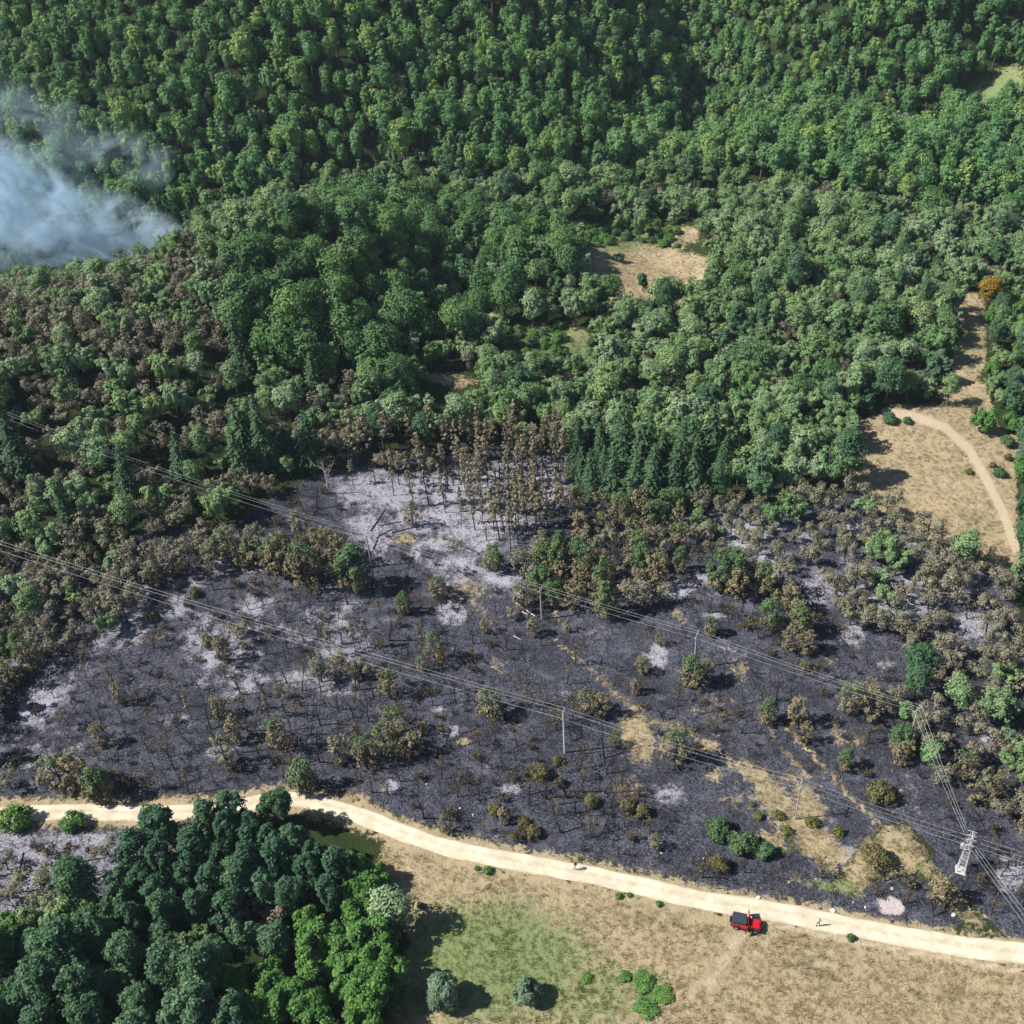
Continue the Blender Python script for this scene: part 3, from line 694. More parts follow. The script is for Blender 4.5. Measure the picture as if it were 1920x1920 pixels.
# ------------------------------------------------------------------ where the woods stand (photograph pixels of the trunks' feet)
FOOT = [(-300, 470), (0, 455), (150, 440), (330, 430), (500, 395), (640, 350), (800, 338), (1000, 338), (1150, 335), (1330, 335), (1500, 375), (1700, 395), (1920, 425), (2300, 440), (2300, -900), (-300, -900)]
ZONES = [
 ('east_bright', [(1902, 850), (2200, 850), (2200, 1250), (1925, 1110), (1912, 1010), (1905, 930)], [('near', .5), ('bright', .3), ('spruce', .2)], 3.4, (.6, .85)),
 ('wood_pine', [(275, 1572), (440, 1558), (540, 1566), (575, 1610), (640, 1640), (650, 1710), (560, 1760), (330, 1790), (230, 1760), (240, 1660)], [('npine', .78), ('near', .15), ('scorch', .07)], 3.2, (.75, 1.0)),
 ('wood_bright', [(575, 1650), (690, 1635), (718, 1665), (690, 1720), (735, 1790), (742, 1850), (690, 2000), (500, 2030), (480, 1900), (540, 1780)], [('bright', .95), ('near', .05)], 3.2, (.75, 1.1)),
 ('wood_grey', [(-260, 1800), (0, 1795), (120, 1750), (240, 1715), (330, 1790), (540, 1790), (600, 2000), (580, 2300), (-260, 2300)], [('near', .88), ('bright', .12)], 3.8, (.75, 1.15)),
 ('meadow', [(1590, 800), (1690, 762), (1920, 830), (1935, 1085), (1885, 1090), (1760, 1022), (1640, 948), (1590, 900)], [], 4, (1, 1)), ('meadow', [(1090, 470), (1180, 452), (1345, 490), (1300, 560), (1230, 588), (1170, 575), (1105, 525)], [], 4, (1, 1)),
 ('meadow', [(1775, 545), (1850, 545), (1858, 720), (1805, 765), (1755, 745), (1790, 640)], [], 4, (1, 1)), ('meadow', [(765, 585), (838, 600), (850, 655), (785, 650)], [], 4, (1, 1)), ('meadow', [(785, 695), (905, 703), (920, 790), (800, 785)], [], 4, (1, 1)), ('meadow', [(895, 580), (945, 580), (950, 640), (905, 640)], [], 4, (1, 1)), ('meadow', [(1050, 615), (1105, 615), (1105, 670), (1055, 665)], [], 4, (1, 1)), ('meadow', [(1265, 420), (1315, 420), (1325, 480), (1275, 480)], [], 4, (1, 1)),
 ('meadow', [(530, 1505), (740, 1560), (745, 1660), (700, 1640), (640, 1640), (560, 1600), (535, 1590)], [], 4, (1, 1)), ('meadow', DRY[0], [], 4, (1, 1)), ('meadow', DRY[1], [], 4, (1, 1)), ('meadow', DRY[2], [], 4, (1, 1)), ('meadow', DRY[3], [], 4, (1, 1)), ('meadow', DRY[4], [('gbush', .5), ('bush', .5)], 7, (.7, 1)),
 ('meadow', DRY[6], [], 4, (1, 1)), ('meadow', [(1775, 190), (1900, 110), (1935, 180), (1800, 255)], [], 4, (1, 1)), ('glade', [(930, 625), (1060, 605), (1130, 640), (1120, 690), (1010, 725), (930, 695)], [('bramble', .7), ('gbush', .3)], 2.8, (.6, 1.3)),
 ('glade', [(1030, 440), (1180, 400), (1280, 430), (1290, 470), (1180, 452), (1090, 470)], [('bramble', .6), ('gbush', .35), ('pale', .05)], 2.9, (.7, 1.4)),
 ('clearing_pines', [(830, 880), (1062, 870), (1062, 1000), (960, 1035), (900, 1020), (850, 960)], [('pole', .8), ('stem', .2)], 2.3, (.5, 1.1)),
 ('clearing_pines', [(650, 893), (780, 880), (1060, 880), (1062, 990), (960, 1035), (900, 1030), (850, 990), (800, 960), (720, 925), (655, 915)], [('pole', .78), ('stem', .22)], 3.3, (.55, 1.15)),
 ('clearing_edge', [(640, 842), (1060, 842), (1060, 880), (780, 880), (650, 893)], [('pole', .8), ('bpine', .05), ('scorch', .15)], 2.8, (.7, 1.2)),
 ('ash', ASHBIG, [('twig', 1)], 6, (.5, .9)),
 ('spruces', [(1045, 900), (1085, 850), (1335, 850), (1365, 925), (1290, 958), (1095, 955)], [('spruce', 1)], 4.3, (.55, 1.2)),
 ('spruces', [(430, 850), (600, 850), (600, 915), (450, 925)], [('spruce', .45), ('pale', .4), ('scorch', .15)], 4.0, (.65, .9)),
 ('ridge_scorch', [(1300, 962), (1370, 945), (1500, 930), (1650, 930), (1760, 1000), (1870, 1090), (1930, 1200), (2200, 1300), (2200, 1420), (1900, 1330), (1740, 1260), (1660, 1250), (1570, 1170), (1500, 1080), (1400, 1075), (1310, 1050)], [('scorch', .84), ('pale', .10), ('bare', .06)], 3.8, (.6, 1.05)),
 ('burn_clump', [(955, 1095), (980, 1060), (1045, 1015), (1080, 960), (1290, 962), (1305, 1040), (1270, 1100), (1250, 1140), (1170, 1160), (1110, 1150), (1000, 1130)], [('hpine', .3), ('bpine', .45), ('scorch', .25)], 3.4, (.75, 1.1)),
 ('burn_clump', [(1310, 1085), (1400, 1085), (1470, 1120), (1480, 1150), (1330, 1110)], [('hpine', .5), ('bpine', .5)], 3.2, (.6, .85)),
 ('burn_clump', [(480, 1045), (560, 1012), (645, 1012), (640, 1075), (570, 1108), (490, 1095)], [('bpine', .7), ('hpine', .1), ('scorch', .2)], 3.0, (.85, 1.15)),
 ('west_scorch', [(-260, 1050), (0, 1040), (180, 1060), (300, 995), (420, 1005), (500, 990), (480, 1060), (330, 1080), (240, 1180), (130, 1230), (60, 1260), (0, 1330), (-260, 1350)], [('scorch', .78), ('pale', .12), ('bpine', .1)], 3.3, (.65, 1.05)),
 ('west_scorch', [(-260, 1300), (15, 1300), (25, 1500), (-260, 1500)], [('scorch', .8), ('pale', .2)], 4, (.6, 1)),
 ('east_mixed', [(1600, 1330), (1670, 1255), (1740, 1262), (1930, 1340), (2200, 1400), (2200, 1700), (1935, 1610), (1850, 1540), (1770, 1450), (1700, 1420)], [('scorch', .40), ('bpine', .22), ('pale', .24), ('near', .08), ('bright', .06)], 3.4, (.6, .95)),
 ('burn_thicket', [(330, 1310), (500, 1290), (610, 1250), (700, 1265), (775, 1330), (785, 1420), (700, 1450), (560, 1440), (430, 1455), (350, 1430)], [('stem', .42), ('bare', .42), ('bpine', .09), ('scorch', .07)], 2.5, (.5, .95)),
 ('burn_thicket', [(985, 1450), (1080, 1425), (1180, 1450), (1210, 1540), (1140, 1590), (1010, 1575)], [('stem', .22), ('bare', .62), ('bush', .08), ('bpine', .08)], 2.4, (.5, .8)),
 ('burn_thicket', [(-260, 1350), (30, 1270), (140, 1240), (330, 1180), (480, 1200), (480, 1280), (330, 1310), (350, 1430), (60, 1460), (-260, 1500)], [('bare', .62), ('twig', .32), ('scorch', .04), ('bpine', .02)], 2.5, (.45, .85)),
 ('burn', BURN, [('bare', .52), ('twig', .42), ('stem', .03), ('bpine', .02), ('bush', .01)], 2.5, (.55, 1.0)),
 ('burn', BURN2, [('bare', .35), ('twig', .4), ('scorch', .25)], 3.0, (.5, .9)),
 ('burn_gap', [(1540, 1500), (1720, 1530), (1960, 1790), (1400, 1700)], [], 4, (1, 1)),
 ('mountain', FOOT, [('hill', .95), ('pale', .05)], 4.1, (.55, 1.12)),
 ('hollow', [(440, 560), (500, 490), (640, 410), (800, 400), (1000, 430), (1080, 475), (1100, 570), (1000, 610), (900, 660), (760, 745), (560, 725), (450, 660)], [('dark', .78), ('pale', .22)], 4.6, (.55, 1.2)),
 ('west_brown', [(-260, 560), (150, 545), (420, 500), (430, 600), (330, 740), (120, 730), (-260, 730)], [('scorch', .58), ('pale', .42)], 3.6, (.85, 1.25)),
 ('west_slope', [(-260, 470), (700, 470), (700, 1000), (-260, 1100)], [('pale', .46), ('scorch', .44), ('spruce', .03), ('pale', .07)], 3.9, (.75, 1.15)),
 ('east_bright', [(1785, 560), (2200, 560), (2200, 1300), (1900, 1150), (1880, 900), (1785, 800)], [('pale', .6), ('bright', .25), ('near', .15)], 3.8, (.7, 1.0)),
 ('plateau', [(-260, 300), (2200, 300), (2200, 1100), (-260, 1100)], [('pale', .86), ('near', .07), ('dark', .03), ('scorch', .04)], 3.9, (.75, 1.2)),
 ('outside', [(-400, -400), (2400, -400), (2400, 2400), (-400, 2400)], [('pale', .6), ('near', .4)], 4.0, (.7, 1.0))]
PLACE = {'burn_thicket': 'in the charred thicket on burnt ground', 'wood_pine': 'in the wood below the dirt road', 'wood_bright': 'on the meadow side of the wood below the road', 'burn_gap': '', 'wood_grey': 'deep in the wood below the dirt road', 'meadow': 'on the dry meadow', 'glade': 'in a grassy glade among trees',
 'clearing_pines': 'standing in the white ash clearing', 'clearing_edge': 'along the rim of the ash clearing', 'ash': 'on white ash', 'spruces': 'in the stand behind the ash clearing', 'ridge_scorch': 'on the scorched rise beside the tan field',
 'burn_clump': 'in a clump on the burnt ground', 'west_scorch': 'at the wooded rim of the burn under the power cables', 'east_mixed': 'in the thicket behind the lattice tower', 'burn': 'on black burnt ground', 'mountain': 'on the forested mountainside',
 'hollow': 'around the shady hollow below the mountain', 'west_brown': 'on the browned hill in front of the smoke', 'west_slope': 'on the wooded slope under the upper cables', 'east_bright': 'beside the narrow path past the tan field',
 'plateau': 'in the pale woodland below the mountain', 'outside': 'in the surrounding woodland'}

ncand = 290000
cx_ = rng.uniform(-215, 265, ncand); cy_ = rng.uniform(45, 520, ncand)
cz_ = height(cx_, cy_); cp, cd = project(np.stack([cx_, cy_, cz_], -1))
zone = np.full(ncand, -1)
ok = (cp[:, 0] > -260) & (cp[:, 0] < 2180) & (cp[:, 1] > -320) & (cp[:, 1] < 2160)
for q in range(len(ZONES) - 1, -1, -1):
    zone[in_poly(cp, ZONES[q][1])] = q
dr = np.full(ncand, 1e9)
for c0 in ROADC[::3]: dr = np.minimum(dr, np.hypot(cx_ - c0[0], cy_ - c0[1]))
ok &= (zone >= 0) & (dr > 3.4)
dens = fbm(cx_, cy_, 16, 77)
bmask = np.array([z[0] == 'burn' for z in ZONES])[zone]
lefty = sstep(900, 300, cp[:, 0])
openw = np.maximum(soft_poly(cp, [(700, 1110), (1000, 1180), (1260, 1180), (1560, 1260), (1700, 1500), (1560, 1700), (1150, 1620), (1200, 1500), (1000, 1300), (780, 1220)], 30), 0)
ok &= ~bmask | (rng.uniform(0, 1, ncand) < np.clip((dens - .36) * 3 + .25 + .6 * lefty - .75 * openw, .02, 1))
dryc = np.zeros(ncand)
for q in DRY[11:]: dryc = np.maximum(dryc, in_poly(cp, q))
ok &= ~((dryc > 0) & bmask)
# hand-placed single plants: px, py of the foot, kind, variant, scale, label
HAND = [
 (1688, 1410, 'hpine', 2, .82, 'half-green pine hiding the pole at the cable bend'), (1716, 1408, 'scorch', 2, .85, 'pinkish-brown tree hiding the pole at the cable bend'), (1700, 1422, 'bpine', 1, .6, 'scorched pine in front of the pole at the cable bend'),
 (760, 1150, 'hpine', 1, .62, 'small young pine with green crown left of a round white ash patch'),
 (1297, 1284, 'hpine', 0, .92, 'green-topped pine with brown skirt casting a broad shadow under the upper cables'),
 (1326, 1276, 'bpine', 1, .62, 'brown pine leaning close against a green-topped pine'),
 (1444, 1178, 'hpine', 3, .85, 'egg-shaped green young pine alone in the burn near the long shadow-line trunk'),
 (1438, 1356, 'hpine', 1, .66, 'round young pine with yellow-green crown at the head of a straight tan track'),
 (1333, 1192, 'hpine', 0, .60, 'olive young pine with dark skirt above the upper cables'),
 (1498, 1190, 'hpine', 0, 1.0, 'tall pine with an orange-brown flank beside the long shadow-line trunk'), (1480, 1222, 'bpine', 2, .72, 'pale brown scorched pine in front of a taller orange-flanked pine'),
 (1512, 1226, 'bpine', 0, .8, 'dark scorched pine casting a long shadow toward the shadow-line trunk'), (1508, 1256, 'bpine', 3, .38, 'little tan scorched pine below a group of three pines'),
 (794, 1258, 'bpine', 4, .5, 'small pale olive pine on a bare stem just above the lower cables'), (910, 1187, 'bpine', 1, .48, 'small dark olive pine on open burnt ground'),
 (1000, 1192, 'bpine', 0, .62, 'olive pine below a pale pole beside bleached logs'), (960, 1160, 'scorch', 0, .5, 'low reddish-brown scorched tree left of the bleached logs'), (1065, 1185, 'bpine', 2, .35, 'very small scorched pine right of a pale pole'),
 (1102, 1338, 'bpine', 3, .8, 'dark scorched pine above the white-topped pole by a tan patch'), (1128, 1346, 'bpine', 1, .7, 'scorched pine touching a larger one beside a tan patch'), (1150, 1398, 'bpine', 4, .45, 'orange-brown small pine on the tan patch beside the white-topped pole'),
 (1012, 1455, 'bush', 0, 1.1, 'rounded tan shrub in front of the white-topped pole'), (1044, 1430, 'bush', 1, .7, 'small olive shrub at the foot of the white-topped pole'),
 (946, 1542, 'bpine', 0, .5, 'small brown pine with dark shadow midway between pole and road'), (836, 1562, 'bpine', 2, .46, 'scorched small pine on the burnt verge of the road'), (1000, 1566, 'bush', 2, .9, 'low tan shrub on the burnt road verge'),
 (1178, 1518, 'bush', 0, .95, 'dry tan shrub with a twin beside it'), (1203, 1526, 'bush', 1, .95, 'dry darker shrub touching a tan one'), (1229, 1590, 'bpine', 3, .42, 'lone brown dwarf pine close above the road'),
 (1346, 1562, 'gbush', 0, 1.25, 'round green shrub, uppermost of three on the burn'), (1390, 1592, 'gbush', 1, 1.5, 'largest green shrub, between two smaller ones'), (1432, 1604, 'gbush', 2, 1.05, 'small green shrub on the shadow side of a larger one'),
 (1350, 1628, 'bush', 1, 1.1, 'tan shrub below three green shrubs'), (1650, 1498, 'bush', 2, 1.5, 'dome-shaped dry shrub between cables and straight tan track'),
 (1422, 1532, 'broom', 0, 1.0, 'yellow-green broom tuft beside a thin pole'), (1458, 1532, 'broom', 1, 1.1, 'yellow-green broom tuft nearest the thin pole'), (1475, 1562, 'broom', 0, 1.05, 'broom tuft below the thin pole'),
 (1522, 1546, 'broom', 1, 1.2, 'broom tuft on the tan strip right of the thin pole'), (1570, 1562, 'broom', 0, 1.1, 'broom tuft on tan ground toward the lattice tower'), (1410, 1510, 'broom', 1, .6, 'tiny broom tuft on black ground'),
 (1640, 1620, 'bush', 0, 1.5, 'brown shrub above the pink earth patch'), (1700, 1662, 'twig', 1, 1.1, 'charred shrub at the upper edge of the pink earth patch'),
 (1590, 1335, 'bpine', 4, .85, 'scorched pine with bare lower branches under the bend of the cables'), (1632, 1352, 'bpine', 2, .85, 'rounded scorched pine casting shadow onto the thicket'), (1686, 1432, 'bpine', 0, .68, 'dark brown scorched pine under the cables that run down to the tower'),
 (1583, 1442, 'hpine', 1, .52, 'small green-brown pine beside tan patches'), (1720, 1385, 'bpine', 1, .7, 'scorched pine at the edge of the thicket'), (1760, 1470, 'scorch', 1, .7, 'pale scorched tree near the descending cables'),
 (1205, 1262, 'bpine', 3, .55, 'thin brown pine, upper of a pair on open burn'), (1192, 1300, 'bpine', 0, .5, 'dark pine, lower of a pair on open burn'), (1235, 1210, 'bpine', 2, .35, 'tiny brown pine beside a long ash streak'),
 (690, 1215, 'pole', 1, .62, 'charred pine with an olive tuft at the top beside two thinner ones'), (666, 1218, 'pole', 2, .56, 'thin charred pine between ash patches under the lower cables'), (622, 1230, 'pole', 0, .62, 'lone charred stem casting a thin shadow on ash'),
 (668, 1106, 'hpine', 3, 1.28, 'large half-green conifer with a long dark shadow in front of the ash clearing'), (575, 1102, 'bpine', 4, 1.3, 'large olive-brown conifer in front of the ash clearing'), (532, 1085, 'bpine', 2, 1.2, 'tall brown conifer at the left end of a conifer clump'),
 (926, 1070, 'hpine', 2, .85, 'pine with green crown and bleached dead top in the ash clearing'), (775, 985, 'bpine', 4, .75, 'yellowish-brown pine alone on white ash'),
 (575, 1482, 'hpine', 2, .95, 'olive conifer right at the bend of the dirt road'), (120, 1478, 'bpine', 3, 1.15, 'olive-brown conifer, outer one of a roadside clump'), (160, 1488, 'bpine', 1, 1.25, 'olive-brown conifer in the middle of a roadside clump'), (195, 1500, 'hpine', 0, 1.05, 'olive conifer casting its shadow onto the dirt road'),
 (725, 1412, 'bpine', 3, .95, 'pale olive scorched pine in the burnt thicket'), (640, 1432, 'bpine', 1, .85, 'tan scorched pine at the lower side of the burnt thicket'), (690, 1436, 'bpine', 4, .85, 'scorched pine beside a pale olive one in the burnt thicket'), (430, 1440, 'bpine', 2, .9, 'dark brown scorched pine above the roadside'),
 (415, 1345, 'bpine', 0, .75, 'broad dark scorched pine on ashy ground'), (360, 1350, 'pole', 2, .5, 'short charred pine with yellowish tuft on ashy ground'), (505, 1348, 'pole', 1, .5, 'charred pine with reddish tuft on ashy ground'),
 (36, 1545, 'bramble', 1, 1.75, 'bright green shrub overhanging the dirt road'), (140, 1548, 'bramble', 0, 1.3, 'green shrub with brown lower twigs beside the dirt road'),
 (1668, 792, 'gbush', 2, 1.15, 'round green shrub at the top edge of the tan field'), (1700, 793, 'gbush', 0, .75, 'small green shrub at the top edge of the tan field'), (1872, 892, 'gbush', 1, .95, 'green shrub right of the track across the tan field'),
 (1888, 862, 'bush', 0, .7, 'olive shrub right of the track across the tan field'), (1815, 888, 'broom', 0, 1.1, 'yellow-green tuft left of the track across the tan field'), (1860, 876, 'bush', 1, .6, 'small olive shrub close to the track'), (1885, 835, 'gbush', 2, 1.2, 'leafy green shrub at the wood side of the tan field'),
 (1840, 812, 'bright', 1, .95, 'yellow-green tree at the corner of the tan field'), (1895, 812, 'bright', 2, .8, 'bright green tree beside a yellow-green one at the tan field'),
 (1205, 545, 'near', 0, .75, 'single tree rising in front of the pale upper glade'), (1160, 490, 'gbush', 1, 1.2, 'green shrub on the pale upper glade'), (1150, 510, 'gbush', 2, .8, 'small shrub on the pale upper glade'),
 (915, 1635, 'bramble', 1, .5, 'low green shrub on the meadow edge of the road'), (895, 1630, 'bramble', 2, .3, 'little green shrub on the meadow edge of the road'), (1160, 1682, 'bramble', 0, .36, 'low green shrub below the road left of the red car'), (1180, 1680, 'bramble', 1, .28, 'tiny green shrub below the road left of the red car'),
 (1235, 1697, 'bramble', 2, .34, 'green tuft just below the road before the red car'), (1207, 1842, 'bramble', 0, (1.0, 1.1, .40), 'leafy bright green bramble on the meadow'), (1240, 1868, 'bramble', 1, (1.1, .9, .36), 'second leafy bright green bramble on the meadow'), (1210, 1892, 'bramble', 2, (1.2, 1.0, .34), 'low bramble lobe on the meadow'),
 (790, 1700, 'gbush', 2, .4, 'tiny dark green tuft on the dry meadow'), (1595, 1760, 'gbush', 0, .4, 'tiny green tuft along the lower road edge'), (1172, 1832, 'bramble', 1, (.6, .6, .35), 'small flat bramble left of larger ones on the meadow'), (1100, 1835, 'bramble', 2, (.5, .6, .3), 'flat weedy green tuft between silvery shrub and bramble'), (740, 1905, 'bush', 2, 1.2, 'dry grey-brown shrub beside the wood')]
handp = G([h[0] for h in HAND], [h[1] for h in HAND])
hand_r = np.array([KIND[h[2]]['vs'][0][2] and 1.0 for h in HAND])
cell = {}; SPOTS = []
def near_ok(x, y, r):
    ci, cj = int(x // 6), int(y // 6)
    for di in (-1, 0, 1):
        for dj in (-1, 0, 1):
            for (a_, b_, q) in cell.get((ci + di, cj + dj), ()):
                if (a_ - x) ** 2 + (b_ - y) ** 2 < max(r, q) ** 2 * (1 if q == r else .8): return False
    return True
for (hx, hy, hz), h in zip(handp, HAND): cell.setdefault((int(hx // 6), int(hy // 6)), []).append((hx, hy, 2.6))
KEEP = [(22, 842), (697, 1062), (1016, 1161), (1302, 1251), (1059, 1411), (1491, 1536), (1801, 1632), (1398, 1735), (-290, 985)]
for kx, ky, kz in G([k[0] for k in KEEP], [k[1] for k in KEEP]): cell.setdefault((int(kx // 6), int(ky // 6)), []).append((kx, ky, 2.6))
u1 = rng.uniform(0, 1, ncand); u2 = rng.uniform(0, 1, ncand)
for q in np.nonzero(ok)[0]:
    zn = ZONES[zone[q]]
    if not zn[2]: continue
    sp = zn[3] * (.85 + .3 * u2[q])
    if not near_ok(cx_[q], cy_[q], sp): continue
    cell.setdefault((int(cx_[q] // 6), int(cy_[q] // 6)), []).append((cx_[q], cy_[q], sp))
    t = u1[q]
    for kk, wgt in zn[2]:
        t -= wgt
        if t <= 0: break
    SPOTS.append((kk, zn[0], q))
by = {}
for kk, zn, q in SPOTS: by.setdefault(kk, []).append((zn, q))
HS = {}
for z in ZONES:
    if z[2]: HS.setdefault(z[0], z[4])
def scatter(name, pts, rz, sc, vid, protos, label, cat, rxy=None):
    me = bpy.data.meshes.new(name); me.vertices.add(len(pts)); me.vertices.foreach_set('co', np.asarray(pts, float).ravel())
    for nm, ty, fld, arr in (('rot', 'FLOAT_VECTOR', 'vector', np.column_stack([np.zeros((len(pts), 2)) if rxy is None else rxy, rz])), ('scl', 'FLOAT_VECTOR', 'vector', sc)):
        a = me.attributes.new(nm, ty, 'POINT'); a.data.foreach_set(fld, np.asarray(arr, np.float32).ravel())
    a = me.attributes.new('vid', 'INT', 'POINT'); a.data.foreach_set('value', np.asarray(vid, np.int32))
    o = link(name, me); prop(o, label, cat, kind='stuff')
    pc = bpy.data.collections.new(name + '_sources')
    for k, pm in enumerate(protos): pc.objects.link(bpy.data.objects.new('%s_source_%02d' % (name, k), pm))
    ng = bpy.data.node_groups.new(name + '_scatter', 'GeometryNodeTree')
    ng.interface.new_socket('Geometry', in_out='INPUT', socket_type='NodeSocketGeometry'); ng.interface.new_socket('Geometry', in_out='OUTPUT', socket_type='NodeSocketGeometry')
    gi = ng.nodes.new('NodeGroupInput'); go = ng.nodes.new('NodeGroupOutput')
    ci = ng.nodes.new('GeometryNodeCollectionInfo'); ci.inputs['Collection'].default_value = pc
    ci.inputs['Separate Children'].default_value = True; ci.inputs['Reset Children'].default_value = True
    ip = ng.nodes.new('GeometryNodeInstanceOnPoints'); ip.inputs['Pick Instance'].default_value = True
    def na(n, t):
        x = ng.nodes.new('GeometryNodeInputNamedAttribute'); x.data_type = t; x.inputs['Name'].default_value = n; return x.outputs['Attribute']
    er = ng.nodes.new('FunctionNodeEulerToRotation')
    ng.links.new(na('rot', 'FLOAT_VECTOR'), er.inputs[0]); ng.links.new(er.outputs[0], ip.inputs['Rotation'])
    ng.links.new(na('scl', 'FLOAT_VECTOR'), ip.inputs['Scale']); ng.links.new(na('vid', 'INT'), ip.inputs['Instance Index'])
    ng.links.new(gi.outputs[0], ip.inputs['Points']); ng.links.new(ci.outputs[0], ip.inputs['Instance']); ng.links.new(ip.outputs[0], go.inputs[0])
    md = o.modifiers.new('scatter', 'NODES'); md.node_group = ng
    return o
LIMIT = 300
MARKS = [('the smoke', 300, 440), ('the orange tree', 1848, 578), ('the pale upper glade', 1220, 500), ('the tan field', 1750, 880), ('the ash clearing', 850, 960), ('the bleached dead tree', 614, 925), ('the lattice tower', 1802, 1630),
 ('the green mountain meadow', 1850, 170), ('the dark ravine', 1330, 200), ('the bend of the road', 580, 1500), ('the white-topped pole', 1059, 1410), ('the thin pole', 1491, 1535), ('the silvery shrubs', 832, 1880), ('the straight tan track', 1560, 1460),
 ('the long shadow-line trunk', 1545, 1160), ('the green glade', 1000, 650), ('the large half-green conifer', 668, 1106), ('the roadside conifers', 160, 1488), ('the corner of the upper cables', 1700, 1390), ('the spruce stand', 1180, 900), ('the upper cables', 200, 860), ('the lower cables', 120, 1080)]
MP = G([a_[1] for a_ in MARKS], [a_[2] for a_ in MARKS])[:, :2]
STUFFNAME = {'hill': ('distant_forest', 'mass of green trees covering the mountainside', 'forest'), 'pale': ('distant_woodland', 'pale green woodland canopy between the clearings', 'woodland'), 'dark': ('dark_woodland', 'dark rounded tree canopy around the hollow', 'woodland'),
 'scorch': ('browned_woodland', 'browned canopy on the hill slopes round the burn', 'woodland'), 'bare': ('burnt_scrub', 'burnt leafless scrub over the black ground', 'scrub'), 'twig': ('burnt_brush', 'low burnt twigs over the black ground', 'brush')}
SMALL = {'hill'}
for kk, lst in by.items():
    q = np.array([z[1] for z in lst]); zn = [z[0] for z in lst]
    vis = (cp[q, 0] > -30) & (cp[q, 0] < 1950) & (cp[q, 1] > -20) & (cp[q, 1] < 1960)
    rk = np.argsort(np.where(vis, cd[q], cd[q] + 10000))
    nv = len(KIND[kk]['vs']); rest = []
    for n_, r_ in enumerate(rk):
        z, k_ = zn[r_], q[r_]
        lo, hi = HS[z]; s = lo + (hi - lo) * rng.uniform() ** .8
        sx = s * rng.uniform(.85, 1.15)
        v = int(rng.integers(nv)); rot = rng.uniform(0, 6.28); p = (cx_[k_], cy_[k_], cz_[k_] - .1)
        if n_ < LIMIT and vis[r_]:
            f_ = (s - lo) / max(hi - lo, 1e-6)
            near = MARKS[int(np.argmin(np.hypot(MP[:, 0] - p[0], MP[:, 1] - p[1])))][0]
            shp = '' if kk not in ('hill', 'dark', 'pale', 'scorch') else 'slender ' if v < 2 else 'broad ' if v > nv - 3 else ''
            lab = ('small ' if f_ < .33 else 'large ' if f_ > .72 else '') + shp + KIND[kk]['what'] + ' ' + PLACE[z].split(' in front of')[0].split(' beside the')[0].split(' below the m')[0].split(' under')[0] + ' nearest ' + near
            if len(lab.split()) > 16: lab = ('small ' if f_ < .33 else 'large ' if f_ > .72 else '') + shp + KIND[kk]['what'] + ' nearest ' + near
            plant(kk, v, p, rot, (sx, sx, s), lab, lab, tuple(rng.normal(0, .05, 2)))
        else: rest.append((p, rot, (sx, sx, s), v))
    if rest:
        nm, lb, ct = STUFFNAME.get(kk, ('outlying_' + KIND[kk]['name'] + '_thicket', KIND[kk]['what'] + ' thicket reaching past the picture edge', 'thicket'))
        scatter(nm, [r[0] for r in rest], [r[1] for r in rest], [r[2] for r in rest], [r[3] for r in rest], [v[2] for v in KIND[kk]['vs']], lb, ct)
for (px, py, kk, v, s, lab), p in zip(HAND, handp):
    plant(kk, v, (p[0], p[1], p[2] - .05), random.uniform(0, 6.28), s, lab)

def single(name, cat, label, tc_, leafm, trunkm, p, s=1.0, rz=0.0):
    o = empty(name, p, rz); o.scale = (s, s, s)
    link('trunk', tc_[0].mesh(name + '_trunk', M[trunkm], True), o)
    if tc_[1].v: link('crown', tc_[1].mesh(name + '_crown', M[leafm]), o)
    return prop(o, label, cat)
single('broadleaf_tree', 'tree', 'lone orange-yellow tree at the top of the narrow path', broadleaf(9, 3.4, 2001, 50, 40, .45, .1), 'leaf_orange', 'bark', g1(1848, 578))
single('broadleaf_tree', 'tree', 'yellow-green tree in the wood below the road', broadleaf(8.5, 2.6, 2002, 50, 60, .34, .1, rag=.3), 'leaf_yellow', 'bark', g1(215, 1790))
single('shrub', 'shrub', 'large silvery-green egg-shaped shrub on the dry meadow', bush(2.3, 5.0, 2003, .34, 4200, upright=1.4), 'leaf_silver', 'bark', g1(832, 1880))
single('shrub', 'shrub', 'smaller silvery-green shrub on the dry meadow', bush(1.8, 3.6, 2004, .32, 3000, upright=1.4), 'leaf_silver', 'bark', g1(990, 1872))
single('dead_tree', 'tree', 'bleached leafless dead tree at the left rim of the ash clearing', bare(9, 2005, .8, 18, 0, 1.4), 'leaf_char', 'deadwood', g1(614, 925))
single('dead_tree', 'tree', 'bleached dead branch stub beside the green-crowned pine in the ash', bare(4.5, 2006, .7, 9, 0, 2.0), 'leaf_char', 'deadwood', g1(919, 1056))

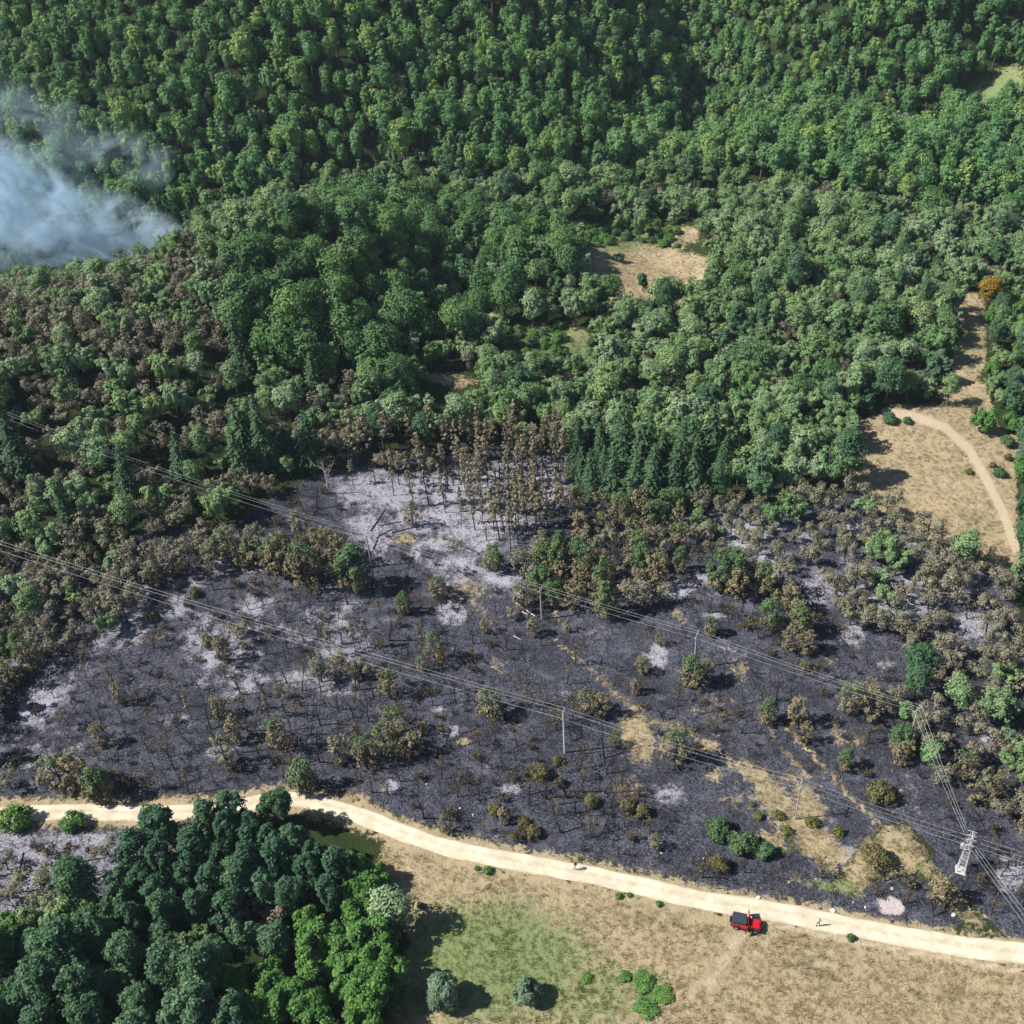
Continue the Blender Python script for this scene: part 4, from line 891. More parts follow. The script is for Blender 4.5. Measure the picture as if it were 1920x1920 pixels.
# ------------------------------------------------------------------ power line: poles, lattice tower, cables
def tube_obj(name, pts, rad, material, parent=None, sides=6, smooth=True):
    mb = MB(); mb.tube(np.array(pts, float), rad, sides); return link(name, mb.mesh(name, material, smooth), parent)
def box_obj(name, lo, hi, material, parent=None, bevel=0.0, taper=None):
    bm = bmesh.new(); mb = MB(); mb.box(lo, hi, taper=taper)
    v = [bm.verts.new(c) for c in mb.v[0]]
    for f in mb.f[0]: bm.faces.new([v[k] for k in f])
    if bevel: bmesh.ops.bevel(bm, geom=bm.edges[:] , offset=bevel, segments=2, affect='EDGES', profile=.6)
    me = bpy.data.meshes.new(name); bm.to_mesh(me); bm.free(); me.materials.append(material)
    return link(name, me, parent)
def insulator(parent, p, d=(0, 0, 1), L=.38, k=1.0):
    d = np.array(d, float); d /= np.linalg.norm(d); p = np.array(p, float); s = np.linspace(0, 1, 9)
    return tube_obj('insulator', p + d * (s * L)[:, None], np.array([.03, .09, .05, .095, .05, .095, .05, .085, .03]) * k, M['porcelain'], parent, 8)

def pole(px, py, H, material, style, label, yaw):
    p = g1(px, py); o = empty('power_pole', p, yaw); prop(o, label, 'power pole')
    r0 = .17 if style != 'thin' else .11
    tube_obj('shaft', [(0, 0, -.6), (0, 0, H * .5), (0, 0, H)], [r0, r0 * .85, r0 * .65], material, o, 10)
    att = []
    if style == 'arms':
        for side, z, L in ((1, H - .15, .75), (-1, H - .95, .75), (1, H - .62, .45)):
            ar = tube_obj('crossarm', [(0, -.02 * side, z - .25), (0, side * L, z)], [.07, .05], M['white_steel'], o, 4)
            insulator(o, (0, side * L, z)); att.append((0, side * L, z + .38))
        insulator(o, (0, 0, H), L=.3)
    else:
        box_obj('crossarm', (-.05, -.95, H - .35), (.05, .95, H - .25), M['galv'], o)
        for y in (-.9, 0, .9):
            zz = H - .25 if y else H
            insulator(o, (0, y, zz)); att.append((0, y, zz + .38))
        tube_obj('arm_brace', [(0, -.6, H - .35), (0, 0, H - .95), (0, .6, H - .35)], [.025] * 3, M['galv'], o, 4)
    mw = Matrix.Translation(p) @ Matrix.Rotation(yaw, 4, 'Z')
    a = [np.array(mw @ Vector(q)) for q in att]; yv = np.array([-math.sin(yaw), math.cos(yaw), 0])
    return sorted(a, key=lambda t: float(t @ yv))
def yaw_of(a, b):
    a, b = g1(*a), g1(*b); return math.atan2(b.y - a.y, b.x - a.x)
LA = [(22, 842), (697, 1062), (1016, 1161), (1302, 1251), (1704, 1394)]
LB = [(-290, 985), (1059, 1411), (1491, 1536)]
TW = (1801, 1632)
ya = [yaw_of(LA[max(0, k - 1)], LA[min(4, k + 1)]) for k in range(5)]
ya[4] = yaw_of(LA[3], LA[4]) - .5
yb = [yaw_of(LB[0], LB[1]), yaw_of(LB[0], LB[2]), yaw_of(LB[1], TW)]
PA = [pole(*LA[0], 9.0, M['wood_pole'], 'std', 'grey power pole standing among trees on the wooded slope', ya[0]), pole(*LA[1], 7.4, M['wood_pole'], 'std', 'thin grey power pole at the lower edge of the ash clearing', ya[1]),
      pole(*LA[2], 7.3, M['wood_pole'], 'std', 'pale grey power pole beside two bleached logs', ya[2]), pole(*LA[3], 7.6, M['wood_pole'], 'std', 'grey power pole rising behind a green-topped pine', ya[3]),
      pole(*LA[4], 7.9, M['wood_pole'], 'std', 'power pole in foliage where the upper cables bend', ya[4])]
PB = [pole(*LB[0], 9.5, M['concrete'], 'arms', 'concrete power pole past the burnt slope', yb[0]), pole(*LB[1], 9.3, M['concrete'], 'arms', 'white-topped concrete power pole on black burnt ground', yb[1]),
      pole(*LB[2], 8.0, M['wood_pole'], 'thin', 'thin dark power pole among tan patches and broom tufts', yb[2])]
yr = yaw_of(TW, (2240, 1775)); yc = yaw_of(TW, (2060, 2010))
PR = pole(2240, 1775, 8.5, M['concrete'], 'std', 'power pole continuing the line past the lattice tower', yr)
PC = pole(2060, 2010, 8.5, M['concrete'], 'std', 'power pole beyond the road on the descending line', yc)

def tower():
    p = g1(*TW); yw = yaw_of(LB[2], TW); o = empty('lattice_tower', p, yw)
    prop(o, 'white steel lattice power tower with white box at the burn edge', 'power tower')
    H, b0, b1 = 8.0, .50, .26
    box_obj('plinth', (-.7, -.7, -.4), (.7, .7, .15), M['concrete'], o, .04)
    W = lambda z: b0 + (b1 - b0) * z / H
    cs = ((1, 1), (1, -1), (-1, -1), (-1, 1)); zs = np.linspace(.2, H, 10)
    for sx, sy in cs: tube_obj('leg', [(sx * W(.1), sy * W(.1), .1), (sx * W(H), sy * W(H), H)], [.05, .04], M['white_steel'], o, 4)
    for k in range(len(zs)):
        for q in range(4):
            a, b_ = cs[q], cs[(q + 1) % 4]; w0 = W(zs[k])
            tube_obj('ring_bar', [(a[0] * w0, a[1] * w0, zs[k]), (b_[0] * w0, b_[1] * w0, zs[k])], [.03, .03], M['white_steel'], o, 4)
            if k + 1 < len(zs):
                w1 = W(zs[k + 1]); e, f = (a, b_) if k % 2 else (b_, a)
                tube_obj('brace', [(e[0] * w0, e[1] * w0, zs[k]), (f[0] * w1, f[1] * w1, zs[k + 1])], [.028, .028], M['white_steel'], o, 4)
    att = {}
    for nm, z, L in (('a', H - .1, .7), ('b', H - 1.2, .8), ('c', H - 2.4, .7)):
        box_obj('crossarm', (-.08, -L, z - .06), (.08, L, z + .06), M['white_steel'], o)
        for y in (-L, 0, L):
            insulator(o, (.1, y, z), (1, 0, -.15), .5, .55); insulator(o, (-.1, y, z), (-1, 0, -.15), .5, .55)
        att[nm] = [np.array((Matrix.Translation(p) @ Matrix.Rotation(yw, 4, 'Z')) @ Vector((s_ * .6, y, z - .08))) for s_ in (-1, 1) for y in (-L, 0, L)]
    t = box_obj('transformer', (-.5, -.25, 4.4), (.1, .25, 5.1), M['white_steel'], o, .05); t.location = (-.45, .35, 0)
    for y in (-.2, 0, .2): insulator(t, (-.2, y, 5.1), (0, 0, 1), .3)
    box_obj('switch_box', (-.18, .4, 1.6), (.2, .75, 2.3), M['white_steel'], o, .03)
    return att
AT = tower()
def cable(a, b, sag, label, group):
    t = np.linspace(0, 1, 30)[:, None]; q = np.array(a) * (1 - t) + np.array(b) * t; q[:, 2] -= sag * 4 * (t * (1 - t))[:, 0]
    c = q.mean(0); mb = MB(); mb.tube(q - c, .016, 4)
    o = link('power_cable', mb.mesh('power_cable', M['cable'], True), None, c); prop(o, label, 'cable', group)
def span(A, B, sag, label):
    for k in range(3): cable(A[k], B[k], sag, label, label)
span(PA[0], PA[1], 1.3, 'power cable crossing the wooded slope to the ash clearing'); span(PA[1], PA[2], .5, 'power cable above the lower end of the ash clearing')
span(PA[2], PA[3], .35, 'power cable from the pole by bleached logs to the pole behind the green-topped pine'); span(PA[3], PA[4], .5, 'power cable over the burn toward the thicket bend')
span(PB[0], PB[1], 1.6, 'power cable over the ashy burnt slope to the white-topped pole'); span(PB[1], PB[2], .6, 'power cable from the white-topped pole to the thin pole')
AL, BL, CL = AT['a'], AT['b'], AT['c']
span(PA[4], [AL[k] for k in (0, 1, 2)], .5, 'power cable descending from the thicket bend to the lattice tower'); span(PB[2], BL[:3], .4, 'power cable from the thin pole to the lattice tower')
span(BL[3:], PR, .6, 'power cable leaving the tower along the burnt slope'); span(CL[3:], PC, .6, 'power cable leaving the tower across the dirt road')

# ------------------------------------------------------------------ red off-road car
def wheel(parent, name, loc, axis_y=True):
    th = np.arange(24) * 2 * np.pi / 24
    def lathe(nm, prof, material, par):
        mb = MB(); n = len(prof); v = np.array([[r_ * math.cos(a), y, r_ * math.sin(a)] for r_, y in prof for a in th])
        i_, j_ = np.meshgrid(np.arange(n - 1), np.arange(24), indexing='ij'); i_ = i_.ravel(); j_ = j_.ravel(); j2 = (j_ + 1) % 24
        mb.add(v, np.stack([i_ * 24 + j_, i_ * 24 + j2, (i_ + 1) * 24 + j2, (i_ + 1) * 24 + j_], 1)); return link(nm, mb.mesh(nm, material, True), par)
    wv = link(name, None, parent, loc); wv.empty_display_size = .1
    lathe('tyre', [(.22, -.11), (.34, -.12), (.385, -.09), (.39, 0), (.385, .09), (.34, .12), (.22, .11), (.22, -.11)], M['rubber'], wv)
    lathe('rim', [(.01, -.09), (.08, -.10), (.14, -.06), (.20, -.10), (.225, -.11), (.225, .11), (.20, .10), (.14, .06), (.08, .10), (.01, .09)], M['alloy'], wv)
    return wv
def car():
    a, b_ = g1(1371, 1731), g1(1424, 1742); yw = math.atan2(b_.y - a.y, b_.x - a.x); c = (a + b_) / 2
    c.z = float(height(c.x, c.y)) + .02
    o = empty('parked_car', c, yw); prop(o, 'red off-road car with dark hardtop and open doors parked by the road', 'car')
    hx = (float(height(c.x + math.cos(yw), c.y + math.sin(yw))) - float(height(c.x - math.cos(yw), c.y - math.sin(yw)))) / 2
    o.rotation_euler = (0, -math.atan(hx), yw)
    X = box_obj
    body = X('body', (-1.85, -.80, .52), (.55, .80, 1.12), M['red'], o, .06); X('floor_pan', (-1.75, -.6, .36), (1.75, .6, .56), M['black'], o, .03)
    hood = X('hood', (.50, -.68, .60), (1.82, .68, 1.16), M['red'], o, .09, .93)
    X('hood_bulge', (.75, -.30, 1.14), (1.55, .30, 1.185), M['red'], hood, .02); X('hood_latch', (1.35, -.60, 1.08), (1.45, -.55, 1.18), M['black'], hood); X('hood_latch', (1.35, .55, 1.08), (1.45, .60, 1.18), M['black'], hood)
    gr = X('grille', (1.80, -.58, .58), (1.87, .58, 1.08), M['red'], o, .03)
    for k in range(7): X('grille_slot', (1.865, -.27 + k * .09 - .025, .68), (1.88, -.27 + k * .09 + .025, 1.0), M['black'], gr)
    for s in (-1, 1):
        X('headlight', (1.86, s * .43 - .10, .80), (1.90, s * .43 + .10, 1.0), M['lamp'], o, .03); X('tail_light', (-1.90, s * .70 - .07, .80), (-1.84, s * .70 + .07, 1.02), M['amber'], o, .01)
        X('fender', (.78, s * .80 - .16, .86), (1.86, s * .80 + .16, .96), M['black'], o, .04); X('fender', (-1.75, s * .84 - .10, .86), (-.75, s * .84 + .10, .96), M['black'], o, .04)
        X('side_step', (-.70, s * .86 - .08, .40), (.72, s * .86 + .08, .46), M['black'], o, .02)
        d = empty('door', (.42, s * .81, 0), 0); d.parent = o; d.rotation_euler = (0, 0, -s * R(62 if s < 0 else 75))
        X('door_panel', (-.92, -.035, .58), (0, .035, 1.14), M['red'], d, .02)
        fr = X('window_frame', (-.88, -.025, 1.14), (-.06, .025, 1.68), M['hardtop'], d, .015); X('window_glass', (-.80, -.029, 1.2), (-.14, .029, 1.62), M['glass'], fr); X('door_handle', (-.86, s * .04 - .015, .98), (-.70, s * .04 + .015, 1.02), M['black'], d)
        X('mirror', (-.16, s * .05 - .02, 1.16), (-.04, s * .05 + s * .22, 1.34), M['black'], d, .02) if s > 0 else X('mirror', (-.16, -.27, 1.16), (-.04, -.03, 1.34), M['black'], d, .02)
    top = X('hardtop', (-1.84, -.76, 1.10), (.10, .76, 1.82), M['hardtop'], o, .07, .95)
    for s in (-1, 1): X('side_window', (-1.62, s * .735 - .02, 1.24), (-.55, s * .735 + .02, 1.62), M['glass'], top, .015)
    X('rear_window', (-1.84, -.52, 1.22), (-1.80, .52, 1.62), M['glass'], top)
    ws = X('windshield', (.12, -.70, 0), (.17, .70, .70), M['red'], o, .02); ws.location = (.34, 0, 1.10); ws.rotation_euler = (0, -R(20), 0)
    X('windshield_glass', (.105, -.62, .08), (.185, .62, .62), M['glass'], ws); X('wiper', (.19, -.4, .06), (.20, .0, .09), M['black'], ws)
    X('dashboard', (.20, -.66, 1.0), (.52, .66, 1.16), M['black'], o, .03)
    for s in (-1, 1):
        st = X('seat', (-.55, s * .36 - .22, .7), (-.10, s * .36 + .22, .92), M['black'], o, .04); X('seat_back', (-.68, s * .36 - .22, .85), (-.52, s * .36 + .22, 1.5), M['black'], st, .04)
    X('front_bumper', (1.86, -.72, .48), (2.02, .72, .64), M['black'], o, .04); X('rear_bumper', (-1.98, -.72, .48), (-1.85, .72, .62), M['black'], o, .03)
    X('cowl', (.50, -.72, 1.08), (.58, .72, 1.15), M['black'], o, .02); X('antenna', (.60, -.70, 1.1), (.615, -.685, 1.9), M['black'], o)
    for x in (1.28, -1.22):
        for s in (-1, 1): wheel(o, 'wheel', (x, s * .76, .39))
    sp = wheel(o, 'spare_wheel', (-2.02, 0, .98)); sp.rotation_euler = (0, 0, R(90))
car()

# ------------------------------------------------------------------ people
def person(px, py, yaw, joints, mats, label):
    p = g1(px, py); V = []; E = []; Rr = []; tag = []
    def chain(start, pts, rad, t):
        k0 = start
        for q, r_ in zip(pts, rad):
            V.append(q); Rr.append(r_); tag.append(t); E.append((k0, len(V) - 1)); k0 = len(V) - 1
        return k0
    V.append((0, 0, .95)); Rr.append(.135); tag.append('leg')
    chest = chain(0, [(0.0, 0, 1.12), (.02, 0, 1.32)], [.125, .15], 'top')
    neck = chain(chest, [(.02, 0, 1.46), (.03, 0, 1.53)], [.075, .052], 'top')
    chain(neck, [(.035, 0, 1.60), (.04, 0, 1.68), (.03, 0, 1.76)], [.078, .095, .06], 'skin'); tag[-1] = 'hair'
    for s in (-1, 1):
        J = joints[s]
        chain(0, [(0, s * .09, .90), J['knee'], J['ankle']], [.095, .065, .048], 'leg'); an = len(V) - 1
        chain(an, [(J['ankle'][0] + .03, J['ankle'][1], .05), (J['ankle'][0] + .17, J['ankle'][1] + s * .02, .035)], [.05, .035], 'boot')
        chain(chest, [(.01, s * .19, 1.42), J['elbow'], J['wrist']], [.062, .046, .034], 'top'); wr = len(V) - 1; Rr[wr] = .03
        e, w_ = np.array(J['elbow']), np.array(J['wrist']); d = (w_ - e) / np.linalg.norm(w_ - e)
        palm = w_ + d * .075; chain(wr, [tuple(palm)], [.030], 'skin'); pk = len(V) - 1
        sd = np.cross(d, (0, 0, 1.0)); sd = sd / (np.linalg.norm(sd) + 1e-6); up = np.cross(sd, d)
        for f, L in ((-1.5, .065), (-.5, .08), (.5, .085), (1.5, .07)):
            b0 = palm + sd * f * .017 + d * .02
            chain(pk, [tuple(b0), tuple(b0 + d * L * .5 - up * .012), tuple(b0 + d * L * .9 - up * .035)], [.010, .009, .008], 'skin')
        th = w_ + d * .03 + sd * .035; chain(wr, [tuple(th), tuple(th + d * .04 + sd * .015)], [.011, .009], 'skin')
    me = bpy.data.meshes.new('person_body'); me.from_pydata(V, E, [])
    o = bpy.data.objects.new('body_frame', me); COL.objects.link(o)
    sk = o.modifiers.new('skin', 'SKIN'); sk.use_smooth_shade = True
    for k, sv_ in enumerate(me.skin_vertices[0].data): sv_.radius = (Rr[k] * (.85 if tag[k] == 'top' and Rr[k] > .1 else 1), Rr[k] * (1.15 if tag[k] == 'top' and Rr[k] > .1 else 1)); sv_.use_root = (k == 0)
    o.modifiers.new('sub', 'SUBSURF').levels = 1
    dg = bpy.context.evaluated_depsgraph_get(); nm = bpy.data.meshes.new_from_object(o.evaluated_get(dg)); bpy.data.objects.remove(o)
    order = ['skin', 'top', 'leg', 'boot', 'hair']; nm.materials.clear()
    for k in order: nm.materials.append(M[mats[k]])
    A = np.array(V)
    for f in nm.polygons:
        k = int(np.argmin(np.linalg.norm(A - np.array(f.center), axis=1) - np.array(Rr) * .8)); f.material_index = order.index(tag[k])
    nm.name = 'person'
    ob = link('person', nm, None, (p.x, p.y, p.z + road_lift)); ob.rotation_euler = (0, 0, yaw); prop(ob, label, 'person')
    face = MB(); face.box((.125, -.045, 1.675), (.14, -.02, 1.69)); face.box((.125, .02, 1.675), (.14, .045, 1.69)); link('eyes', face.mesh('eyes', M['hair']), ob)
    nb = MB(); nb.box((.12, -.015, 1.63), (.155, .015, 1.665), taper=.5); link('nose', nb.mesh('nose', M['skin']), ob)
    mo = MB(); mo.box((.115, -.03, 1.598), (.128, .03, 1.608)); link('mouth', mo.mesh('mouth', M['hair']), ob)
    for s in (-1, 1):
        e = MB(); e.box((.02, s * .095 - .012, 1.64), (.06, s * .095 + .012, 1.70)); link('ear', e.mesh('ear', M['skin']), ob)
    return ob
road_lift = .15
walk = {-1: dict(knee=(.17, -.10, .50), ankle=(.06, -.11, .09), elbow=(-.14, -.27, 1.15), wrist=(-.06, -.30, .92)), 1: dict(knee=(.02, .10, .50), ankle=(-.30, .11, .11), elbow=(.10, .28, 1.16), wrist=(.30, .24, 1.04))}
stand = {-1: dict(knee=(.03, -.15, .50), ankle=(.0, -.20, .09), elbow=(-.04, -.34, 1.18), wrist=(.08, -.20, 1.02)), 1: dict(knee=(.03, .15, .50), ankle=(.0, .20, .09), elbow=(-.04, .34, 1.18), wrist=(.08, .20, 1.02))}
pw = person(1078, 1632, R(200), walk, dict(skin='skin', top='cloth_dark', leg='cloth_pale', boot='boot', hair='hair'), 'person in dark top and pale trousers walking along the road edge')
bp_ = MB(); bp_.box((-.28, -.15, 1.08), (-.11, .15, 1.45)); link('backpack', bp_.mesh('backpack', M['cloth_dark']), pw)
person(1533, 1737, R(265), stand, dict(skin='skin', top='cloth_pink', leg='cloth_tan', boot='boot', hair='cloth_tan'), 'person in pinkish white top standing on the dirt road')

# ------------------------------------------------------------------ stones and logs
def rock_mesh(seed):
    r = np.random.default_rng(seed); bm = bmesh.new(); bmesh.ops.create_icosphere(bm, subdivisions=2, radius=1)
    for v in bm.verts: v.co *= .55 + .9 * float(vnoise(v.co.x * 1.3 + seed, v.co.y * 1.3 + v.co.z * 2, 1.0, seed)); v.co.z *= .6
    me = bpy.data.meshes.new('stone'); bm.to_mesh(me); bm.free(); me.materials.append(M['stone']); return me
RK = [rock_mesh(k) for k in range(4)]
STONES = [(1421, 1684, .5, 'white stone on the upper road edge above the red car'), (1561, 1708, .5, 'pale boulder on the upper road edge near the standing person'), (1672, 1666, .35, 'pale stone above the pink earth patch'), (1769, 1648, .5, 'pale boulder below the lattice tower'),
 (1788, 1716, .45, 'pale stone at the pointed end of the burnt tongue'), (1776, 1690, .35, 'pale stone on the tan slope below the tower'), (1761, 1672, .35, 'small pale stone on the tan slope below the tower'), (800, 1470, .3, 'small pale stone on the burn right of a round ash spot'),
 (863, 1516, .25, 'small pale stone on the burnt slope above the road'), (887, 1529, .3, 'pair-mate pale stone nearer the road'), (1622, 1702, .28, 'small stone left of the pink earth patch'), (1600, 1692, .25, 'small stone below the grassy bank'), (1240, 1600, .25, 'pale pebble beside a lone brown dwarf pine'),
 (1480, 1655, .25, 'small pale stone on the verge grass'), (1320, 1610, .28, 'small pale stone left of the tan shrub'), (1530, 1648, .25, 'small stone on the green grassy bank'), (1097, 1636, .12, 'tiny dark stone on the road beside the walking person')]
sp_ = G([s[0] for s in STONES], [s[1] for s in STONES])
for (x, y, s, lab), p in zip(STONES, sp_):
    o = link('stone', RK[int(x) % 4], None, (p[0], p[1], p[2] + s * .18 + (.1 if s < .2 else 0))); o.scale = (s * .75, s * .55, s * .7); o.rotation_euler = (0, 0, x); prop(o, lab, 'stone')
def log(a, b, r0, material, label, lift=.05, name='fallen_log', group=None):
    pa, pb = g1(*a), g1(*b); n = 9; t = np.linspace(0, 1, n); pts = np.array([np.array(pa.lerp(pb, q)) for q in t])
    rr = np.linspace(r0, r0 * .45, n)
    pts[:, 2] = height(pts[:, 0], pts[:, 1]) + rr * .7 + lift; c = pts[0].copy()
    o = empty(name, c); prop(o, label, 'log', group)
    tube_obj('trunk', pts - c, rr, material, o, 7)
    for k in range(5):
        q = 1 + int(random.random() * (n - 2)); d = np.array([random.uniform(-1, 1), random.uniform(-1, 1), random.uniform(.2, .9)]) * r0 * 4
        tube_obj('branch_stub', [pts[q] - c, pts[q] - c + d], [rr[q] * .4, rr[q] * .15], material, o, 4)
log((968, 1132), (1003, 1156), .16, M['pale_log'], 'long bleached log beside the pale grey pole'); log((979, 1148), (990, 1153), .12, M['pale_log'], 'short bleached log beside a longer one'); log((963, 1193), (977, 1200), .08, M['pale_log'], 'thin bleached stick on open burn')
log((1485, 1085), (1606, 1234), .17, M['char'], 'very long charred trunk shape standing in for a shadowy ditch edge across the burn', .1); log((1826, 1520), (1850, 1560), .13, M['char'], 'charred log right of the lattice tower')  # the long dark trunk is a stand-in for a shadowy ditch edge
LOG_SHADOW_LINES = [((695, 996), (722, 955)), ((714, 986), (752, 978)), ((705, 1010), (735, 992)), ((735, 1000), (790, 985)), ((-5, 1644), (76, 1632)), ((4, 1678), (66, 1670)), ((212, 1654), (262, 1645)), ((38, 1628), (44, 1598)), ((140, 1664), (202, 1640)), ((92, 1668), (112, 1646)), ((150, 1617), (200, 1608)),
        ((478, 1393), (545, 1385)), ((452, 1412), (540, 1402)), ((1040, 1510), (1120, 1498)), ((1630, 1375), (1650, 1368)), ((1690, 1384), (1720, 1380)), ((90, 1232), (180, 1224)), ((700, 1030), (712, 1000)), ((20, 1665), (50, 1645)), ((60, 1700), (80, 1675))]
for k, (a_, b_) in enumerate(LOG_SHADOW_LINES):  # some of these dark lines are only shadows, modelled as charred logs
    wh = 'on the white ash clearing' if a_[1] < 1035 and a_[0] > 600 else 'on ashy ground below the road' if a_[1] > 1590 else 'on the burnt slope'
    log(a_, b_, .11, M['char'], 'charred log from a set partly tracing shadows ' + wh, group='charred logs ' + wh)

# ------------------------------------------------------------------ grass, stubble and burnt litter (nobody could count them)
def tuft(seed, h, n, spread, wd):
    r = np.random.default_rng(seed); mb = MB()
    for k in range(n):
        a = r.uniform(0, 6.28); p = np.array([r.normal() * spread, r.normal() * spread, 0]); d = np.array([math.cos(a), math.sin(a), 0]); s = np.array([-d[1], d[0], 0]) * wd
        hh = h * r.uniform(.5, 1.1); q1 = p + d * hh * .15 + [0, 0, hh * .6]; q2 = p + d * hh * .5 + [0, 0, hh]
        mb.add([p - s, p + s, q1 + s * .8, q1 - s * .8, q2], [(0, 1, 2, 3), (3, 2, 4, 4)], np.full(5, r.uniform()))
    f = np.concatenate(mb.f); mb.f = [f]
    return mb
def tuft_mesh(name, mb, m_):
    me = bpy.data.meshes.new(name); v = np.concatenate(mb.v); fs = [tuple(dict.fromkeys(f)) for f in np.concatenate(mb.f).tolist()]
    me.from_pydata(v.tolist(), [], fs); a = me.attributes.new('lv', 'FLOAT', 'POINT'); a.data.foreach_set('value', np.concatenate(mb.lv).astype(np.float32)); me.materials.append(m_); return me
M['straw'] = leaf_mat('dry_grass', [(.33, .26, .155), (.43, .355, .225), (.27, .235, .125), (.40, .295, .195), (.24, .235, .105)], trans=.3)
M['grass'] = leaf_mat('green_grass', [(.17, .22, .06), (.23, .27, .085), (.14, .20, .055)], trans=.3)
M['litter'] = plain('burnt_litter', (.03, .029, .034), .9, 0, .6, .7)
SG = [tuft_mesh('straw_tuft', tuft(3000 + k, .42, 16, .16, .016), M['straw']) for k in range(3)]
GG_ = [tuft_mesh('grass_tuft', tuft(3010 + k, .34, 18, .15, .02), M['grass']) for k in range(3)]
def litter(seed):
    r = np.random.default_rng(seed); mb = MB()
    for k in range(7):
        a = r.uniform(0, 6.28); L = r.uniform(.15, .5); p = np.array([r.normal() * .25, r.normal() * .25, .02]); mb.tube(np.array([p, p + [math.cos(a) * L, math.sin(a) * L, r.uniform(.02, .45)]]), [.022, .008], 3)
    return mb.mesh('litter', M['litter'])
LT = [litter(3020 + k) for k in range(4)]
n_ = 150000; gx_ = rng.uniform(-95, 130, n_); gy_ = 45 + 260 * rng.uniform(0, 1, n_) ** 1.6; gz_ = height(gx_, gy_); gp, gd = project(np.stack([gx_, gy_, gz_], -1))
vis = (gp[:, 0] > -80) & (gp[:, 0] < 2000) & (gp[:, 1] > 350) & (gp[:, 1] < 2000)
gx_, gy_, gz_, gp = gx_[vis], gy_[vis], gz_[vis], gp[vis]
bu2, ash2, dry2, gre2, pth2, pit2 = zone_masks(gp, gx_, gy_)
rd = np.full(len(gx_), 1e9)
for c0 in ROADC[::2]: rd = np.minimum(rd, np.hypot(gx_ - c0[0], gy_ - c0[1]))
free = (rd > 2.6) & (pth2 < .35) & (pit2 < .3)
hs = fbm(gx_, gy_, 5, 88)
def put(name, sel, meshes, lo, hi, label, cat):
    k = np.nonzero(sel)[0]; s = rng.uniform(lo, hi, len(k)) * (.7 + .6 * hs[k])
    scatter(name, np.column_stack([gx_[k], gy_[k], gz_[k] - .02]), rng.uniform(0, 6.28, len(k)), np.column_stack([s, s, s * rng.uniform(.7, 1.3, len(k))]), rng.integers(0, len(meshes), len(k)), meshes, label, cat)
    return len(k)
un = rng.uniform(0, 1, len(gx_))
dg_ = (dry2 + (hs - .5) * .8 > .5) & free
gsel = dg_ & (gre2 + (hs - .5) * 1.2 > .62)
NG = (put('dry_grass', dg_ & ~gsel, SG, .6, 1.25, 'dry tan grass over the meadows and unburnt patches', 'grass'), put('green_grass', gsel, GG_, .6, 1.2, 'green grass patches on the meadow', 'grass'),
      put('burnt_litter', (bu2 > .5) & ~dg_ & free & (un < .38), LT, .6, 1.7, 'charred twigs and stubble littering the burnt ground', 'litter'))

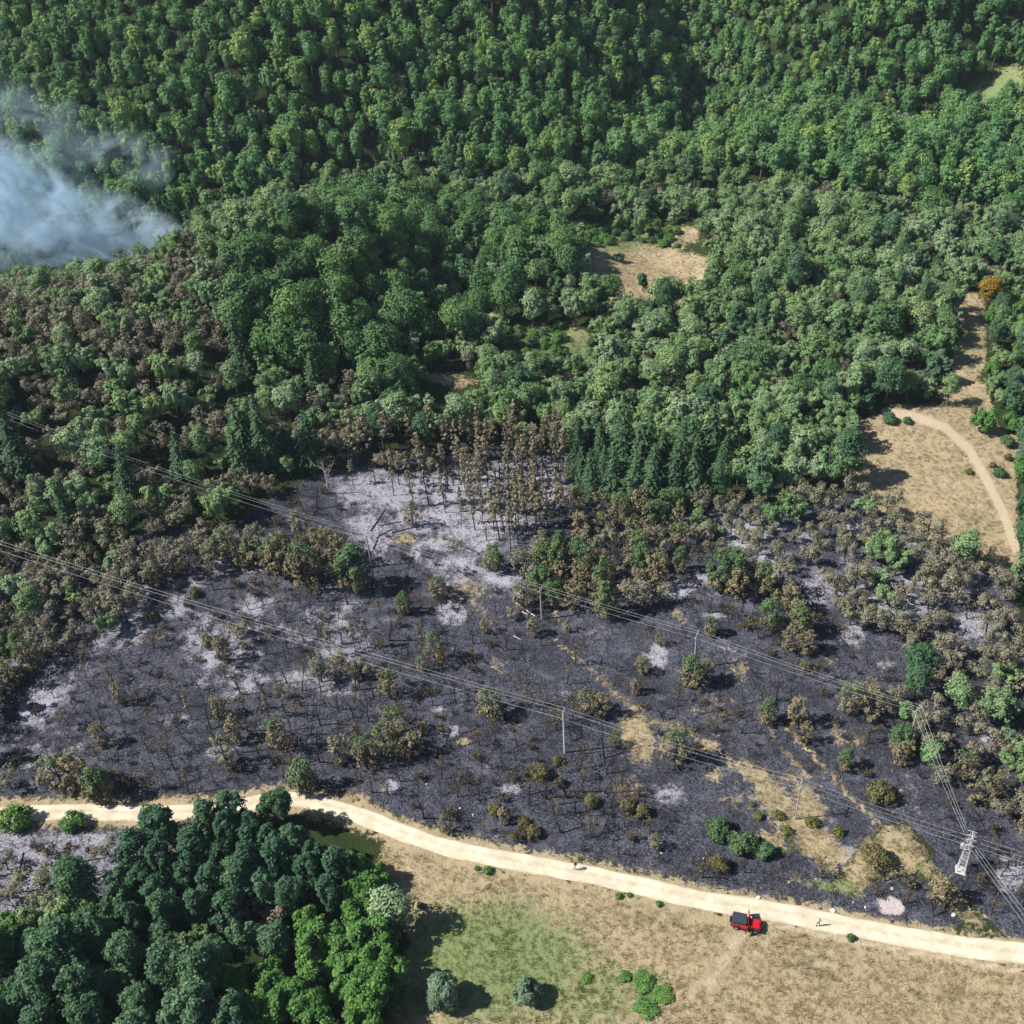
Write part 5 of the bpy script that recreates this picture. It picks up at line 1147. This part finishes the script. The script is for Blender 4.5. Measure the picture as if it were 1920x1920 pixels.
# ------------------------------------------------------------------ smoke behind the browned hill
def smoke(name, px, py, Y, half, dens, seed, label, tail=1.0):
    d = np.array([(px - 960) / FPX, -(py - 960) / FPX, -1]) @ CM.T; t = Y / d[1]; c = CO + d * t
    bm = bmesh.new(); bmesh.ops.create_icosphere(bm, subdivisions=3, radius=1.0); me = bpy.data.meshes.new(name); bm.to_mesh(me); bm.free()
    o = link(name, me, None, c); o.scale = half; prop(o, label, 'smoke', kind='stuff')
    m = bpy.data.materials.new(name); m.use_nodes = True; nt = m.node_tree; nt.nodes.clear()
    out = nt.nodes.new('ShaderNodeOutputMaterial'); pv = nt.nodes.new('ShaderNodeVolumePrincipled'); nt.links.new(pv.outputs[0], out.inputs['Volume'])
    pv.inputs['Color'].default_value = (.66, .84, 1.0, 1); pv.inputs['Anisotropy'].default_value = 0.0
    tc = N(nt, 'ShaderNodeTexCoord').outputs['Object']; sx = N(nt, 'ShaderNodeSeparateXYZ'); nt.links.new(tc, sx.inputs[0]); x, y, z = sx.outputs
    mp = N(nt, 'ShaderNodeMapping'); mp.inputs['Scale'].default_value = (half[0] / 13, half[1] / 13, half[2] / 11); mp.inputs['Location'].default_value = (seed, seed * 2, 0); nt.links.new(tc, mp.inputs[0])
    nz = noise(nt, 1.0, 5, .62, mp.outputs[0], .9)
    zz = mth(nt, 'ADD', z, mth(nt, 'MULTIPLY', x, .55)); q = mth(nt, 'SQRT', mth(nt, 'ADD', mth(nt, 'MULTIPLY', zz, zz), mth(nt, 'MULTIPLY', y, y)))
    wd = mth(nt, 'ADD', .20, mth(nt, 'MULTIPLY', mth(nt, 'SUBTRACT', .95, x), .40))
    rad = rangemap(nt, mth(nt, 'ADD', mth(nt, 'DIVIDE', q, wd), mth(nt, 'MULTIPLY', mth(nt, 'SUBTRACT', nz, .5), 1.4)), 1.05, .25)
    ends = mth(nt, 'MULTIPLY', rangemap(nt, x, .95, .75), rangemap(nt, x, -1.0, -.3))
    src = rangemap(nt, x, -.4, .75, .28, 2.6)
    dn = rangemap(nt, nz, .44, .66)
    nt.links.new(mth(nt, 'MULTIPLY', mth(nt, 'MULTIPLY', mth(nt, 'MULTIPLY', rad, ends), mth(nt, 'MULTIPLY', src, dn)), dens), pv.inputs['Density'])
    me.materials.append(m); m.cycles.volume_step_rate = 1.0
    return o
smoke('smoke', 40, 405, 282, (60, 30, 46), .5, 3.0, 'blue-white smoke plume rising behind the browned hill')
smoke('smoke', -40, 215, 300, (58, 22, 40), .03, 5.0, 'thin blue smoke drifting over the forest above the plume')
smoke('smoke', 405, 640, 236, (9, 6, 5), .12, 9.0, 'faint blue smoke wisp among green trees on the slope')

# ------------------------------------------------------------------ the air: thin haze over the valley
hz = MB(); hz.box((-700, -300, -45), (720, 900, 190)); hm = bpy.data.materials.new('haze_air'); hm.use_nodes = True; hn = hm.node_tree; hn.nodes.clear()
ho = hn.nodes.new('ShaderNodeOutputMaterial'); hv = hn.nodes.new('ShaderNodeVolumePrincipled'); hv.inputs['Color'].default_value = (.66, .83, 1.0, 1); hv.inputs['Density'].default_value = .00007
hn.links.new(hv.outputs[0], ho.inputs['Volume']); hzo = link('haze', hz.mesh('haze', hm)); prop(hzo, 'thin blue haze in the valley air', 'haze', kind='stuff')
